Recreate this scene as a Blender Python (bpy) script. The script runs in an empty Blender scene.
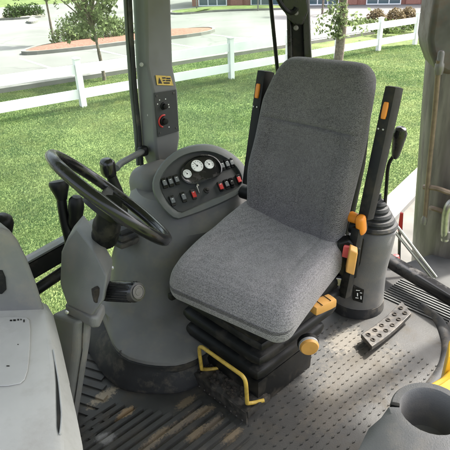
import bpy, bmesh, math, random
import numpy as np
from mathutils import Vector, Matrix
random.seed(7); RNG = np.random.default_rng(7)
C = bpy.context.scene.collection
R = math.radians

# ------------------------------------------------------------------ camera
CAMH = 1.5; FOC = 501.69; TH = R(27.215); ROLL = R(1.938)
cr, sr, ct, st = math.cos(ROLL), math.sin(ROLL), math.cos(TH), math.sin(TH)
def ray(px, py):
    x = px-225; y = py-225
    u = x*cr-y*sr; v = x*sr+y*cr
    return Vector((u/FOC, ct-st*v/FOC, -st-ct*v/FOC))
O = Vector((0, 0, CAMH))
def at_z(px, py, z): d = ray(px, py); return O+d*((z-CAMH)/d.z)
def at_y(px, py, y): d = ray(px, py); return O+d*(y/d.y)
def at_plane(px, py, p0, n): d = ray(px, py); return O+d*((p0-O).dot(n)/d.dot(n))
cam = bpy.data.cameras.new('camera'); cam.sensor_width = 36; cam.sensor_fit = 'HORIZONTAL'
cam.lens = 36*FOC/450; cam.clip_start = 0.02; cam.clip_end = 1500
co = bpy.data.objects.new('camera', cam); C.objects.link(co)

fw = Vector((0, ct, -st)); dn = Vector((0, -st, -ct)); rt = Vector((1, 0, 0))

X = rt*cr+dn*sr; Yd = rt*-sr+dn*cr
M = Matrix((X, -Yd, -fw)).transposed().to_4x4(); M.translation = O
co.matrix_world = M
bpy.context.scene.camera = co

# ------------------------------------------------------------------ cab frame
S = Vector((.15, 1.72, 0)); PHI = R(43)
B = Vector((math.cos(PHI), math.sin(PHI), 0)); L = Vector((math.sin(PHI), -math.cos(PHI), 0))
def W(u, v, z): return S+B*u+L*v+Vector((0, 0, z))     # u back, v to the driver's left
GZ = -1.1

# ------------------------------------------------------------------ materials
def mat(name, col, rough=.6, metal=0, noise=0, nscale=20, bump=0, bscale=200, spec=.5, dust=None, dust_amt=0, dscale=6, coat=0):
    m = bpy.data.materials.new(name); m.use_nodes = True
    nt = m.node_tree; N = nt.nodes; Lk = nt.links; p = N['Principled BSDF']
    p.inputs['Roughness'].default_value = rough; p.inputs['Metallic'].default_value = metal
    p.inputs['Specular IOR Level'].default_value = spec
    if coat: p.inputs['Coat Weight'].default_value = coat
    tc = N.new('ShaderNodeTexCoord'); out = None
    rgb = N.new('ShaderNodeRGB'); rgb.outputs[0].default_value = (*col, 1); out = rgb.outputs[0]
    if noise:
        n = N.new('ShaderNodeTexNoise'); n.inputs['Scale'].default_value = nscale; n.inputs['Detail'].default_value = 6
        Lk.new(tc.outputs['Object'], n.inputs['Vector'])
        mr = N.new('ShaderNodeMapRange'); mr.inputs[1].default_value = .3; mr.inputs[2].default_value = .7
        mr.inputs[3].default_value = 1-noise; mr.inputs[4].default_value = 1+noise
        Lk.new(n.outputs[0], mr.inputs[0])
        mx = N.new('ShaderNodeMix'); mx.data_type = 'RGBA'; mx.blend_type = 'MULTIPLY'; mx.inputs[0].default_value = 1
        Lk.new(out, mx.inputs[6]); Lk.new(mr.outputs[0], mx.inputs[7]); out = mx.outputs[2]
    if dust:
        n = N.new('ShaderNodeTexNoise'); n.inputs['Scale'].default_value = dscale; n.inputs['Detail'].default_value = 9; n.inputs['Roughness'].default_value = .7
        Lk.new(tc.outputs['Object'], n.inputs['Vector'])
        cp = N.new('ShaderNodeMapRange'); cp.inputs[1].default_value = .5; cp.inputs[2].default_value = .72; cp.inputs[3].default_value = 0; cp.inputs[4].default_value = dust_amt
        Lk.new(n.outputs[0], cp.inputs[0])
        mx = N.new('ShaderNodeMix'); mx.data_type = 'RGBA'; Lk.new(cp.outputs[0], mx.inputs[0]); Lk.new(out, mx.inputs[6]); mx.inputs[7].default_value = (*dust, 1)
        out = mx.outputs[2]
        rr = N.new('ShaderNodeMapRange'); rr.inputs[3].default_value = rough; rr.inputs[4].default_value = .9; rr.inputs[2].default_value = max(dust_amt, .01)
        Lk.new(cp.outputs[0], rr.inputs[0]); Lk.new(rr.outputs[0], p.inputs['Roughness'])
    Lk.new(out, p.inputs['Base Color'])
    if bump:
        n = N.new('ShaderNodeTexNoise'); n.inputs['Scale'].default_value = bscale; n.inputs['Detail'].default_value = 3
        Lk.new(tc.outputs['Object'], n.inputs['Vector'])
        b = N.new('ShaderNodeBump'); b.inputs['Strength'].default_value = bump; b.inputs['Distance'].default_value = .002
        Lk.new(n.outputs[0], b.inputs['Height']); Lk.new(b.outputs[0], p.inputs['Normal'])
    return m
DUST = (.32, .27, .2)
GREY = mat('grey_plastic', (.158, .159, .153), .55, noise=.1, nscale=9, bump=.45, bscale=320, dust=DUST, dust_amt=.36, dscale=10)
GREYD = mat('grey_plastic_dark', (.085, .094, .09), .55, noise=.08, nscale=9, bump=.25, bscale=450, dust=DUST, dust_amt=.2, dscale=6)
GREYL = mat('grey_plastic_light', (.42, .415, .395), .5, noise=.08, nscale=8, bump=.25, bscale=400, dust=(.24, .21, .17), dust_amt=.3, dscale=9)
BLACK = mat('black_plastic', (.0065, .007, .007), .45, spec=.25, noise=.2, nscale=15, bump=.15, bscale=350, dust=DUST, dust_amt=.12, dscale=10)
BLACKG = mat('black_gloss', (.008, .008, .009), .22, noise=.1, nscale=15, dust=DUST, dust_amt=.1, dscale=9)
RUBBER = mat('black_rubber', (.018, .019, .02), .7, noise=.25, nscale=15, bump=.3, bscale=250, dust=DUST, dust_amt=.35, dscale=8)
PANEL = mat('panel_black', (.034, .037, .038), .6, noise=.1, nscale=30, bump=.15, bscale=500, dust=DUST, dust_amt=.1, dscale=12)
GREYC = mat('grey_plastic_mid', (.121, .121, .118), .55, noise=.1, nscale=9, bump=.45, bscale=320, dust=DUST, dust_amt=.3, dscale=10)
YEL = mat('yellow_plastic', (.60, .31, .075), .5, noise=.08, nscale=20, dust=DUST, dust_amt=.15)
ORG = mat('orange_plastic', (.72, .24, .02), .45, noise=.06, nscale=20)
YPAINT = mat('yellow_paint', (.75, .45, .03), .4, noise=.06, nscale=8, dust=DUST, dust_amt=.15)
YROD = mat('yellow_rod', (.5, .34, .06), .5, noise=.2, nscale=40, dust=(.1, .07, .04), dust_amt=.6, dscale=30)
RED = mat('red_plastic', (.55, .035, .03), .45)
PINK = mat('faded_red_plastic', (.6, .1, .1), .5)
WHITE = mat('white_face', (.75, .76, .74), .5)
STEEL = mat('dull_steel', (.2, .19, .175), .4, metal=.4, noise=.45, nscale=5, bump=.35, bscale=40, dust=(.085, .07, .055), dust_amt=.85, dscale=5)
STEELD = mat('dark_steel', (.09, .085, .08), .5, metal=.4, noise=.45, nscale=6, bump=.3, bscale=40, dust=(.16, .085, .045), dust_amt=.65, dscale=5)
CHROME = mat('bright_steel', (.45, .44, .42), .38, metal=.9, noise=.15, nscale=40)
BRASS = mat('tan_tube', (.2, .15, .105), .5, metal=.3, noise=.2, nscale=30)
WORN = mat('worn_metal', (.055, .052, .048), .45, metal=.4, noise=.6, nscale=40, dust=(.17, .145, .115), dust_amt=.7, dscale=30)
FPAINT = mat('white_vinyl', (.86, .86, .86), .5, noise=.02, nscale=3)
DIRT = mat('dark_dirt', (.03, .024, .018), .9, noise=.6, nscale=60, bump=.8, bscale=120)
FRAME = mat('frame_grey', (.14, .143, .139), .5, noise=.06, nscale=9, bump=.15, bscale=450, dust=DUST, dust_amt=.12)

def fabric(name, c1, c2, band=.10):
    m = bpy.data.materials.new(name); m.use_nodes = True
    nt = m.node_tree; N = nt.nodes; K = nt.links; p = N['Principled BSDF']; p.inputs['Roughness'].default_value = .95
    p.inputs['Specular IOR Level'].default_value = .15; p.inputs['Sheen Weight'].default_value = .25
    tc = N.new('ShaderNodeTexCoord')
    # small twill: two crossed fine waves plus speckle
    ws = []
    for ax, rot in ((0, 0), (1, 0)):
        mp = N.new('ShaderNodeMapping'); mp.inputs['Rotation'].default_value = (R(20), R(12), R(45))
        K.new(tc.outputs['Object'], mp.inputs['Vector'])
        w = N.new('ShaderNodeTexWave'); w.inputs['Scale'].default_value = 105; w.inputs['Distortion'].default_value = .6; w.inputs['Detail'].default_value = 1; w.inputs['Detail Scale'].default_value = 1.5
        w.bands_direction = 'XY'[ax]; K.new(mp.outputs[0], w.inputs['Vector']); ws.append(w)
    ad = N.new('ShaderNodeMath'); ad.operation = 'MULTIPLY'; K.new(ws[0].outputs['Fac'], ad.inputs[0]); K.new(ws[1].outputs['Fac'], ad.inputs[1])
    v = N.new('ShaderNodeTexVoronoi'); v.inputs['Scale'].default_value = 480; K.new(tc.outputs['Object'], v.inputs['Vector'])
    sp = N.new('ShaderNodeSeparateColor'); K.new(v.outputs['Color'], sp.inputs[0])
    ad2 = N.new('ShaderNodeMath'); ad2.operation = 'MULTIPLY_ADD'; K.new(sp.outputs[0], ad2.inputs[0]); ad2.inputs[1].default_value = .6; K.new(ad.outputs[0], ad2.inputs[2])
    n = N.new('ShaderNodeTexNoise'); n.inputs['Scale'].default_value = 7; n.inputs['Detail'].default_value = 5; K.new(tc.outputs['Object'], n.inputs['Vector'])
    ad3 = N.new('ShaderNodeMath'); ad3.operation = 'MULTIPLY_ADD'; K.new(n.outputs[0], ad3.inputs[0]); ad3.inputs[1].default_value = .35; K.new(ad2.outputs[0], ad3.inputs[2])
    wz = N.new('ShaderNodeTexWave'); wz.bands_direction = 'Z'; wz.inputs['Scale'].default_value = 38; wz.inputs['Distortion'].default_value = 1.2; wz.inputs['Detail'].default_value = 1; wz.inputs['Detail Scale'].default_value = .6; K.new(tc.outputs['Object'], wz.inputs['Vector'])
    ad4 = N.new('ShaderNodeMath'); ad4.operation = 'MULTIPLY_ADD'; K.new(wz.outputs['Fac'], ad4.inputs[0]); ad4.inputs[1].default_value = band; K.new(ad3.outputs[0], ad4.inputs[2]); ad3 = ad4
    rp = N.new('ShaderNodeValToRGB'); rp.color_ramp.elements[0].position = .35; rp.color_ramp.elements[1].position = 1.3
    rp.color_ramp.elements[0].color = (*c1, 1); rp.color_ramp.elements[1].color = (*c2, 1)
    K.new(ad3.outputs[0], rp.inputs[0]); K.new(rp.outputs[0], p.inputs['Base Color'])
    b = N.new('ShaderNodeBump'); b.inputs['Strength'].default_value = .5; b.inputs['Distance'].default_value = .0015
    K.new(ad2.outputs[0], b.inputs['Height']); K.new(b.outputs[0], p.inputs['Normal'])
    return m
FABS = fabric('seat_fabric_lit', (.068, .064, .067), (.35, .33, .336))  # one cloth in two tones: lighter copy carries the light on the cushion
FABB = fabric('seat_fabric_shaded', (.030, .028, .0305), (.205, .192, .203), .04)  # darker copy of that cloth, shade on the backrest put into the colour

def glass(name, tint=(.92, .96, .93, 1)):
    m = bpy.data.materials.new(name); m.use_nodes = True; nt = m.node_tree; N = nt.nodes; K = nt.links
    N.remove(N['Principled BSDF']); o = N['Material Output']
    tr = N.new('ShaderNodeBsdfTransparent'); tr.inputs[0].default_value = tint
    gl = N.new('ShaderNodeBsdfGlossy'); gl.inputs['Roughness'].default_value = .03
    df = N.new('ShaderNodeBsdfDiffuse'); df.inputs[0].default_value = (.4, .39, .35, 1)
    lw = N.new('ShaderNodeLayerWeight'); lw.inputs[0].default_value = .18; g_ = N.new('ShaderNodeNewGeometry'); inv = N.new('ShaderNodeMath'); inv.operation = 'SUBTRACT'; inv.inputs[0].default_value = 1; K.new(g_.outputs['Backfacing'], inv.inputs[1]); fr = N.new('ShaderNodeMath'); fr.operation = 'MULTIPLY'; K.new(lw.outputs['Fresnel'], fr.inputs[0]); K.new(inv.outputs[0], fr.inputs[1])
    mx = N.new('ShaderNodeMixShader'); K.new(fr.outputs[0], mx.inputs[0]); K.new(tr.outputs[0], mx.inputs[1]); K.new(gl.outputs[0], mx.inputs[2])
    tc = N.new('ShaderNodeTexCoord'); n = N.new('ShaderNodeTexNoise'); n.inputs['Scale'].default_value = 5; n.inputs['Detail'].default_value = 9
    K.new(tc.outputs['Object'], n.inputs['Vector'])
    mr = N.new('ShaderNodeMapRange'); mr.inputs[1].default_value = .35; mr.inputs[2].default_value = .8; mr.inputs[3].default_value = .02; mr.inputs[4].default_value = .12; K.new(n.outputs[0], mr.inputs[0])
    m2 = N.new('ShaderNodeMixShader'); K.new(mr.outputs[0], m2.inputs[0]); K.new(mx.outputs[0], m2.inputs[1]); K.new(df.outputs[0], m2.inputs[2])
    K.new(m2.outputs[0], o.inputs[0]); return m
GLASS = glass('window_glass'); GLASST = glass('tinted_window_glass', (.885, .95, .90, 1))

# ------------------------------------------------------------------ mesh helpers
def merge(*parts):
    V = []; F = []
    for v, f in parts:
        o = len(V); V += [Vector(q) for q in v]; F += [tuple(i+o for i in q) for q in f]
    return V, F
def box(c, s, rot=None):
    c = Vector(c); V = []
    for x in (-.5, .5):
        for y in (-.5, .5):
            for z in (-.5, .5):
                p = Vector((x*s[0], y*s[1], z*s[2])); p = rot @ p if rot else p; V.append(c+p)
    return V, [(0, 1, 3, 2), (4, 6, 7, 5), (0, 4, 5, 1), (2, 3, 7, 6), (0, 2, 6, 4), (1, 5, 7, 3)]
def axes(x, y, z): return Matrix((Vector(x), Vector(y), Vector(z))).transposed()
def rbox(s, r, n=(12, 12, 6), deform=None, c=(0, 0, 0), rot=None):
    nx, ny, nz = n; V = []; idx = {}; F = []
    r = min(r, s[0]/2, s[1]/2, s[2]/2)
    def vid(i, j, k):
        if (i, j, k) in idx: return idx[i, j, k]
        p = Vector(((i/nx-.5)*s[0], (j/ny-.5)*s[1], (k/nz-.5)*s[2]))
        q = Vector([max(-(s[a]/2-r), min(s[a]/2-r, p[a])) for a in range(3)])
        d = p-q
        if d.length > 1e-9: p = q+d.normalized()*r
        idx[i, j, k] = len(V); V.append(p); return idx[i, j, k]
    for i in range(nx):
        for j in range(ny):
            F.append((vid(i, j, 0), vid(i, j+1, 0), vid(i+1, j+1, 0), vid(i+1, j, 0))); F.append((vid(i, j, nz), vid(i+1, j, nz), vid(i+1, j+1, nz), vid(i, j+1, nz)))
    for i in range(nx):
        for k in range(nz):
            F.append((vid(i, 0, k), vid(i+1, 0, k), vid(i+1, 0, k+1), vid(i, 0, k+1))); F.append((vid(i, ny, k), vid(i, ny, k+1), vid(i+1, ny, k+1), vid(i+1, ny, k)))
    for j in range(ny):
        for k in range(nz):
            F.append((vid(0, j, k), vid(0, j, k+1), vid(0, j+1, k+1), vid(0, j+1, k))); F.append((vid(nx, j, k), vid(nx, j+1, k), vid(nx, j+1, k+1), vid(nx, j, k+1)))
    if deform: V = [Vector(deform(p)) for p in V]
    c = Vector(c); V = [c+(rot @ p if rot else p) for p in V]
    return V, F
def smoothpath(P, n=6):
    P = [Vector(p) for p in P]; out = []
    for i in range(len(P)-1):
        p0 = P[max(i-1, 0)]; p1 = P[i]; p2 = P[i+1]; p3 = P[min(i+2, len(P)-1)]
        for k in range(n):
            t = k/n
            out.append(.5*((2*p1)+(p2-p0)*t+(2*p0-5*p1+4*p2-p3)*t*t+(3*p1-p0-3*p2+p3)*t**3))
    out.append(P[-1]); return out
def tube(P, r, n=12, closed=False, cap=True):
    P = [Vector(p) for p in P]; m = len(P); V = []; F = []
    rs = r if isinstance(r, (list, tuple)) else [r]*m
    prev = None
    for i in range(m):
        if closed: t = (P[(i+1) % m]-P[i-1]).normalized()
        else: t = (P[min(i+1, m-1)]-P[max(i-1, 0)]).normalized()
        if prev is None:
            a = Vector((0, 0, 1)) if abs(t.z) < .9 else Vector((1, 0, 0)); x = t.cross(a).normalized()
        else: x = (prev-t*prev.dot(t)).normalized()
        prev = x; y = t.cross(x)
        for k in range(n):
            a = 2*math.pi*k/n; V.append(P[i]+(x*math.cos(a)+y*math.sin(a))*rs[i])
    for i in range(m if closed else m-1):
        j = (i+1) % m
        for k in range(n): F.append((i*n+k, i*n+(k+1) % n, j*n+(k+1) % n, j*n+k))
    if cap and not closed: F.append(tuple(range(n-1, -1, -1))); F.append(tuple((m-1)*n+k for k in range(n)))
    return V, F
def lathe(prof, c, axis=(0, 0, 1), n=32, sx=1, sy=1, xdir=None):
    ax = Vector(axis).normalized(); a = xdir or (Vector((1, 0, 0)) if abs(ax.x) < .8 else Vector((0, 1, 0)))
    x = (a-ax*ax.dot(a)).normalized(); y = ax.cross(x); c = Vector(c); V = []; F = []
    for r, h in prof:
        for k in range(n):
            t = 2*math.pi*k/n; V.append(c+ax*h+x*(r*math.cos(t)*sx)+y*(r*math.sin(t)*sy))
    m = len(prof)
    for i in range(m-1):
        for k in range(n): F.append((i*n+k, i*n+(k+1) % n, (i+1)*n+(k+1) % n, (i+1)*n+k))
    if prof[0][0] > 1e-6: F.append(tuple(range(n-1, -1, -1)))
    if prof[-1][0] > 1e-6: F.append(tuple((m-1)*n+k for k in range(n)))
    return V, F
def loft(rings, cap=True):
    n = len(rings[0]); V = [Vector(p) for r in rings for p in r]; F = []
    for i in range(len(rings)-1):
        for k in range(n): F.append((i*n+k, i*n+(k+1) % n, (i+1)*n+(k+1) % n, (i+1)*n+k))
    if cap: F.append(tuple(range(n-1, -1, -1))); F.append(tuple((len(rings)-1)*n+k for k in range(n)))
    return V, F
def prism(poly, d):
    d = Vector(d); return loft([poly, [Vector(p)+d for p in poly]])

roots = {}
def thing(name, label, cat, loc=(0, 0, 0), rotz=0, group=None):
    o = bpy.data.objects.new(name, None); o.empty_display_size = .1; C.objects.link(o)
    o.location = loc; o.rotation_euler = (0, 0, rotz); o['label'] = label; o['category'] = cat
    if group: o['group'] = group
    roots[o.name] = (Matrix.Translation(Vector(loc)) @ Matrix.Rotation(rotz, 4, 'Z')).inverted(); return o
def rootof(o):
    while o.parent: o = o.parent
    return o
def mk(name, geo, m, parent=None, smooth=True, bevel=0, subs=0, label=None, local=False, angle=40, org=None, segs=2):
    V, F = geo
    me = bpy.data.meshes.new(name)
    if parent is not None and not local:
        Mi = roots[rootof(parent).name]; V = [Mi @ Vector(v) for v in V]
    off = Vector(org) if org is not None else Vector((0, 0, 0))
    me.from_pydata([tuple(Vector(v)-off) for v in V], [], F)
    bm = bmesh.new(); bm.from_mesh(me); bmesh.ops.recalc_face_normals(bm, faces=bm.faces); bm.to_mesh(me); bm.free()
    o = bpy.data.objects.new(name, me); C.objects.link(o)
    if org is not None: o.location = off
    for mm in (m if isinstance(m, (list, tuple)) else [m]): me.materials.append(mm)
    if parent is not None: o.parent = parent
    if smooth:
        me.polygons.foreach_set('use_smooth', [True]*len(me.polygons))
        try: me.set_sharp_from_angle(angle=R(angle))
        except Exception: pass
    if bevel:
        b = o.modifiers.new('bevel', 'BEVEL'); b.width = bevel; b.segments = segs; b.limit_method = 'ANGLE'; b.angle_limit = R(35); b.harden_normals = False
    if subs:
        s = o.modifiers.new('subsurf', 'SUBSURF'); s.levels = subs; s.render_levels = subs
    if label: o['label'] = label
    return o
def tag(o, label, cat, group=None):
    o['label'] = label; o['category'] = cat
    if group: o['group'] = group
    return o
def struct(o): o['kind'] = 'structure'; return o
# ------------------------------------------------------------------ outside
def ground_mat():
    m = mat('lawn_soil', (.11, .15, .06), .95, noise=.35, nscale=1.3, bump=.6, bscale=60)
    nt = m.node_tree; N = nt.nodes; K = nt.links; p = N['Principled BSDF']; p.inputs['Specular IOR Level'].default_value = .1
    src = p.inputs['Base Color'].links[0].from_socket
    tc = N.new('ShaderNodeTexCoord'); n = N.new('ShaderNodeTexNoise'); n.inputs['Scale'].default_value = 22; n.inputs['Detail'].default_value = 8; n.inputs['Roughness'].default_value = .7
    K.new(tc.outputs['Object'], n.inputs['Vector'])
    rp = N.new('ShaderNodeValToRGB'); rp.color_ramp.elements[0].position = .35; rp.color_ramp.elements[1].position = .68
    rp.color_ramp.elements[0].color = (.55, .6, .5, 1); rp.color_ramp.elements[1].color = (1.5, 1.35, 1.3, 1); K.new(n.outputs[0], rp.inputs[0])
    mx = N.new('ShaderNodeMix'); mx.data_type = 'RGBA'; mx.blend_type = 'MULTIPLY'; mx.inputs[0].default_value = 1
    K.new(src, mx.inputs[6]); K.new(rp.outputs[0], mx.inputs[7]); K.new(mx.outputs[2], p.inputs['Base Color']); return m
LAWN = ground_mat()
def cracked(m):
    nt = m.node_tree; N = nt.nodes; K = nt.links; p = N['Principled BSDF']; src = p.inputs['Base Color'].links[0].from_socket
    tc = N.new('ShaderNodeTexCoord')
    v = N.new('ShaderNodeTexVoronoi'); v.feature = 'DISTANCE_TO_EDGE'; v.inputs['Scale'].default_value = .16; n = N.new('ShaderNodeTexNoise'); n.inputs['Scale'].default_value = 1.5; n.inputs['Detail'].default_value = 6
    K.new(tc.outputs['Object'], n.inputs[0]); va = N.new('ShaderNodeVectorMath'); va.operation = 'MULTIPLY_ADD'; K.new(n.outputs['Color'], va.inputs[0]); va.inputs[1].default_value = (.9, .9, 0); K.new(tc.outputs['Object'], va.inputs[2]); K.new(va.outputs[0], v.inputs['Vector'])
    mr = N.new('ShaderNodeMapRange'); mr.inputs[1].default_value = .002; mr.inputs[2].default_value = .012; mr.inputs[3].default_value = .78; mr.inputs[4].default_value = 1; K.new(v.outputs['Distance'], mr.inputs[0])
    n2 = N.new('ShaderNodeTexNoise'); n2.inputs['Scale'].default_value = .12; n2.inputs['Detail'].default_value = 8; K.new(tc.outputs['Object'], n2.inputs[0])
    m3 = N.new('ShaderNodeMapRange'); m3.inputs[1].default_value = .38; m3.inputs[2].default_value = .62; m3.inputs[3].default_value = .78; m3.inputs[4].default_value = 1.08; K.new(n2.outputs[0], m3.inputs[0])
    mu = N.new('ShaderNodeMath'); mu.operation = 'MULTIPLY'; K.new(mr.outputs[0], mu.inputs[0]); K.new(m3.outputs[0], mu.inputs[1])
    mx = N.new('ShaderNodeMix'); mx.data_type = 'RGBA'; mx.blend_type = 'MULTIPLY'; mx.inputs[0].default_value = 1; K.new(src, mx.inputs[6]); K.new(mu.outputs[0], mx.inputs[7]); K.new(mx.outputs[2], p.inputs['Base Color'])
    return m
ASPH = cracked(mat('sunbleached_asphalt', (.152, .152, .147), .9, noise=.16, nscale=.35, bump=.4, bscale=90))
CONC = mat('concrete', (.18, .176, .16), .85, noise=.12, nscale=3, bump=.3, bscale=90)
PAINT = mat('road_paint', (.78, .78, .76), .7, noise=.05, nscale=8)
MULCH = mat('red_mulch', (.19, .085, .062), .95, noise=.4, nscale=14, bump=1, bscale=60)
TAN = mat('tan_bed', (.36, .32, .25), .95, noise=.3, nscale=8, bump=1, bscale=50)
BRICK = mat('red_brick', (.36, .17, .13), .85, noise=.15, nscale=12, bump=.2, bscale=60)
WGLASS = mat('window_dark', (.08, .13, .15), .08, spec=.8)
BARK = mat('bark', (.17, .14, .11), .9, noise=.4, nscale=18, bump=1, bscale=45)

def sheet(name, poly, z, m, thick=0):
    poly = [Vector((p[0], p[1], z)) for p in poly]
    g = prism(poly, (0, 0, -thick)) if thick else (poly, [tuple(range(len(poly)))])
    return struct(mk(name, g, m, smooth=False))
sheet('ground', [(-700, -700), (700, -700), (700, 700), (-700, 700)], GZ, LAWN)
F0 = Vector((-3.0, 10.8, 0)); FD = Vector((9.8, 7.5, 0)).normalized(); FN = Vector((-FD.y, FD.x, 0))
def fl(s, t): p = F0+FD*s+FN*t; return (p.x, p.y)
sheet('parking_lot', [fl(-60, 3.05), fl(70, 3.05), fl(70, 40), fl(-60, 40)], GZ+.004, ASPH)
sheet('kerb', [fl(-60, 2.85), fl(70, 2.85), fl(70, 3.05), fl(-60, 3.05)], GZ+.11, CONC, .2)
ml = []
for k in range(-14, 18):
    s = 1.4+k*2.75
    ml.append(([Vector((*fl(s-.05, 3.3), GZ+.008)), Vector((*fl(s+.05, 3.3), GZ+.008)), Vector((*fl(s+.05, 8.2), GZ+.008)), Vector((*fl(s-.05, 8.2), GZ+.008))], [(0, 1, 2, 3)]))
struct(mk('parking_lines', merge(*ml), PAINT, smooth=False))

def round_poly(poly, it=2):
    P = [Vector((p[0], p[1])) for p in poly]
    for _ in range(it):
        Q = []
        for i in range(len(P)):
            a, b = P[i], P[(i+1) % len(P)]; Q += [a*.75+b*.25, a*.25+b*.75]
        P = Q
    return P
def bed(name, poly, m, hump=.1):
    P = round_poly(poly); c = sum(P, Vector((0, 0)))/len(P)
    outer = [Vector((p.x, p.y, GZ+.002)) for p in P]
    up = [Vector((p.x, p.y, GZ+.13)) for p in P]
    inn = [Vector((*(p+(c-p).normalized()*.16), GZ+.13)) for p in P]
    struct(mk('kerb', loft([outer, up, inn, [q-Vector((0, 0, .1)) for q in inn]], cap=False), CONC, smooth=False))
    r2 = [Vector((*(Vector((q.x, q.y))+(c-Vector((q.x, q.y)))*.35), GZ+.12+hump)) for q in inn]
    i2 = [q-Vector((0, 0, .03)) for q in inn]
    struct(mk(name, loft([i2, r2], cap=True), m, smooth=True))
def P2(px, py): v = at_z(px, py, GZ+.1); return (v.x, v.y)
bed('planting_bed', [P2(13, 54), P2(34, 46), P2(62, 42.5), P2(105, 38), P2(160, 31), P2(215, 26), P2(215, 32), P2(135, 41), P2(75, 48.5)], MULCH)
bed('planting_bed', [P2(-20, 17), P2(46, 13.5), P2(44, 16.5), P2(-20, 20)], TAN)
bed('planting_bed', [P2(25, 21), P2(31, 18), P2(38, 18.5), P2(38, 21), P2(30, 22.5)], TAN)
bed('planting_bed', [P2(290, 32), P2(345, 25), P2(395, 20), P2(440, 15), P2(445, 21), P2(405, 27), P2(350, 34), P2(300, 39)], TAN)
bed('planting_bed', [P2(165, 11), P2(205, 7), P2(300, 5), P2(300, 8), P2(215, 10), P2(175, 14)], LAWN)
# pavement and kerb behind the machine
k0 = at_z(395, 193, GZ); kd = (at_z(424, 165, GZ)-k0).normalized(); kn = Vector((kd.y, -kd.x, 0))
def kl(s, t): p = k0+kd*s+kn*t; return (p.x, p.y)
sheet('pavement', [kl(-3.2, .28), kl(40, .28), kl(40, 9), kl(-3.2, 9)], GZ+.006, mat('pale_pavement', (.095, .092, .08), .9, noise=.4, nscale=2, bump=.4, bscale=80))
sheet('kerb', [kl(-3.2, 0), kl(40, 0), kl(40, .28), kl(-3.2, .28)], GZ+.07, CONC, .2)

# fence
fence = thing('rail_fence', 'long white two-rail vinyl fence between the lawn and the parking lot', 'fence', (F0.x, F0.y, GZ))
SP = 2.05
fx = axes(FD, FN, (0, 0, 1))
for k in range(-6, 14):
    p = F0+FD*(k*SP+.05); h = 1.0
    post = mk('post', rbox((.125, .125, h+.35), .006, (2, 2, 2), c=(p.x, p.y, GZ+h/2-.175), rot=fx), FPAINT, fence)
    mk('post_cap', loft([[p+FD*a*.075+FN*b*.075+Vector((0, 0, GZ+h+.002)) for a, b in ((-1, -1), (1, -1), (1, 1), (-1, 1))],
       [p+FD*a*.075+FN*b*.075+Vector((0, 0, GZ+h+.022)) for a, b in ((-1, -1), (1, -1), (1, 1), (-1, 1))],
       [p+FD*a*.004+FN*b*.004+Vector((0, 0, GZ+h+.05)) for a, b in ((-1, -1), (1, -1), (1, 1), (-1, 1))]]), FPAINT, post, smooth=False)
for zc, hh in ((.79, .2), (.29, .2)):
    for k in range(-6, 13):
        p = F0+FD*(k*SP+.05+SP/2)
        mk('rail', rbox((SP-.129, .045, hh), .006, (2, 2, 2), c=(p.x, p.y, GZ+zc), rot=fx), FPAINT, fence)

# foliage
def leafmat(name, c, trans=.35):
    m = bpy.data.materials.new(name); m.use_nodes = True; nt = m.node_tree; N = nt.nodes; K = nt.links; p = N['Principled BSDF']
    p.inputs['Roughness'].default_value = .55; p.inputs['Specular IOR Level'].default_value = .3
    g = N.new('ShaderNodeNewGeometry'); mr = N.new('ShaderNodeMapRange'); mr.inputs[3].default_value = .55; mr.inputs[4].default_value = 1.5
    K.new(g.outputs['Random Per Island'], mr.inputs[0])
    mx = N.new('ShaderNodeMix'); mx.data_type = 'RGBA'; mx.blend_type = 'MULTIPLY'; mx.inputs[0].default_value = 1; mx.inputs[6].default_value = (*c, 1)
    K.new(mr.outputs[0], mx.inputs[7]); K.new(mx.outputs[2], p.inputs['Base Color'])
    t = N.new('ShaderNodeBsdfTranslucent'); K.new(mx.outputs[2], t.inputs[0]); s = N.new('ShaderNodeMixShader'); s.inputs[0].default_value = trans
    K.new(p.outputs[0], s.inputs[1]); K.new(t.outputs[0], s.inputs[2]); K.new(s.outputs[0], N['Material Output'].inputs[0]); return m
LEAF = leafmat('leaf_green', (.09, .13, .04), .45); LEAF2 = leafmat('leaf_pale', (.16, .205, .095), .65); DRYL = leafmat('dry_leaf', (.19, .15, .085), .2)
DARKL = leafmat('leaf_dark', (.05, .085, .025))
def leafmesh(name, P, size, m, parent, rng=RNG, up=0.3):
    n = len(P); d1 = rng.normal(size=(n, 3)); d1 /= np.linalg.norm(d1, axis=1)[:, None]
    d2 = rng.normal(size=(n, 3)); d2[:, 2] *= .6; d2 -= d1*(d1*d2).sum(1)[:, None]; d2 /= np.linalg.norm(d2, axis=1)[:, None]
    s = size*rng.uniform(.6, 1.4, (n, 1)); a = P-d1*s; b = P+d2*s*.55; c = P+d1*s; d = P-d2*s*.55
    V = np.stack([a, b, c, d], 1).reshape(-1, 3)
    Mi = roots[rootof(parent).name]; V = V+np.array(Mi.translation)
    me = bpy.data.meshes.new(name); me.vertices.add(len(V)); me.vertices.foreach_set('co', V.ravel()); me.loops.add(4*n)
    me.loops.foreach_set('vertex_index', np.arange(4*n)); me.polygons.add(n); me.polygons.foreach_set('loop_start', np.arange(n)*4); me.update(calc_edges=True)
    me.materials.append(m); o = bpy.data.objects.new(name, me); C.objects.link(o); o.parent = parent; return o
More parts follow.
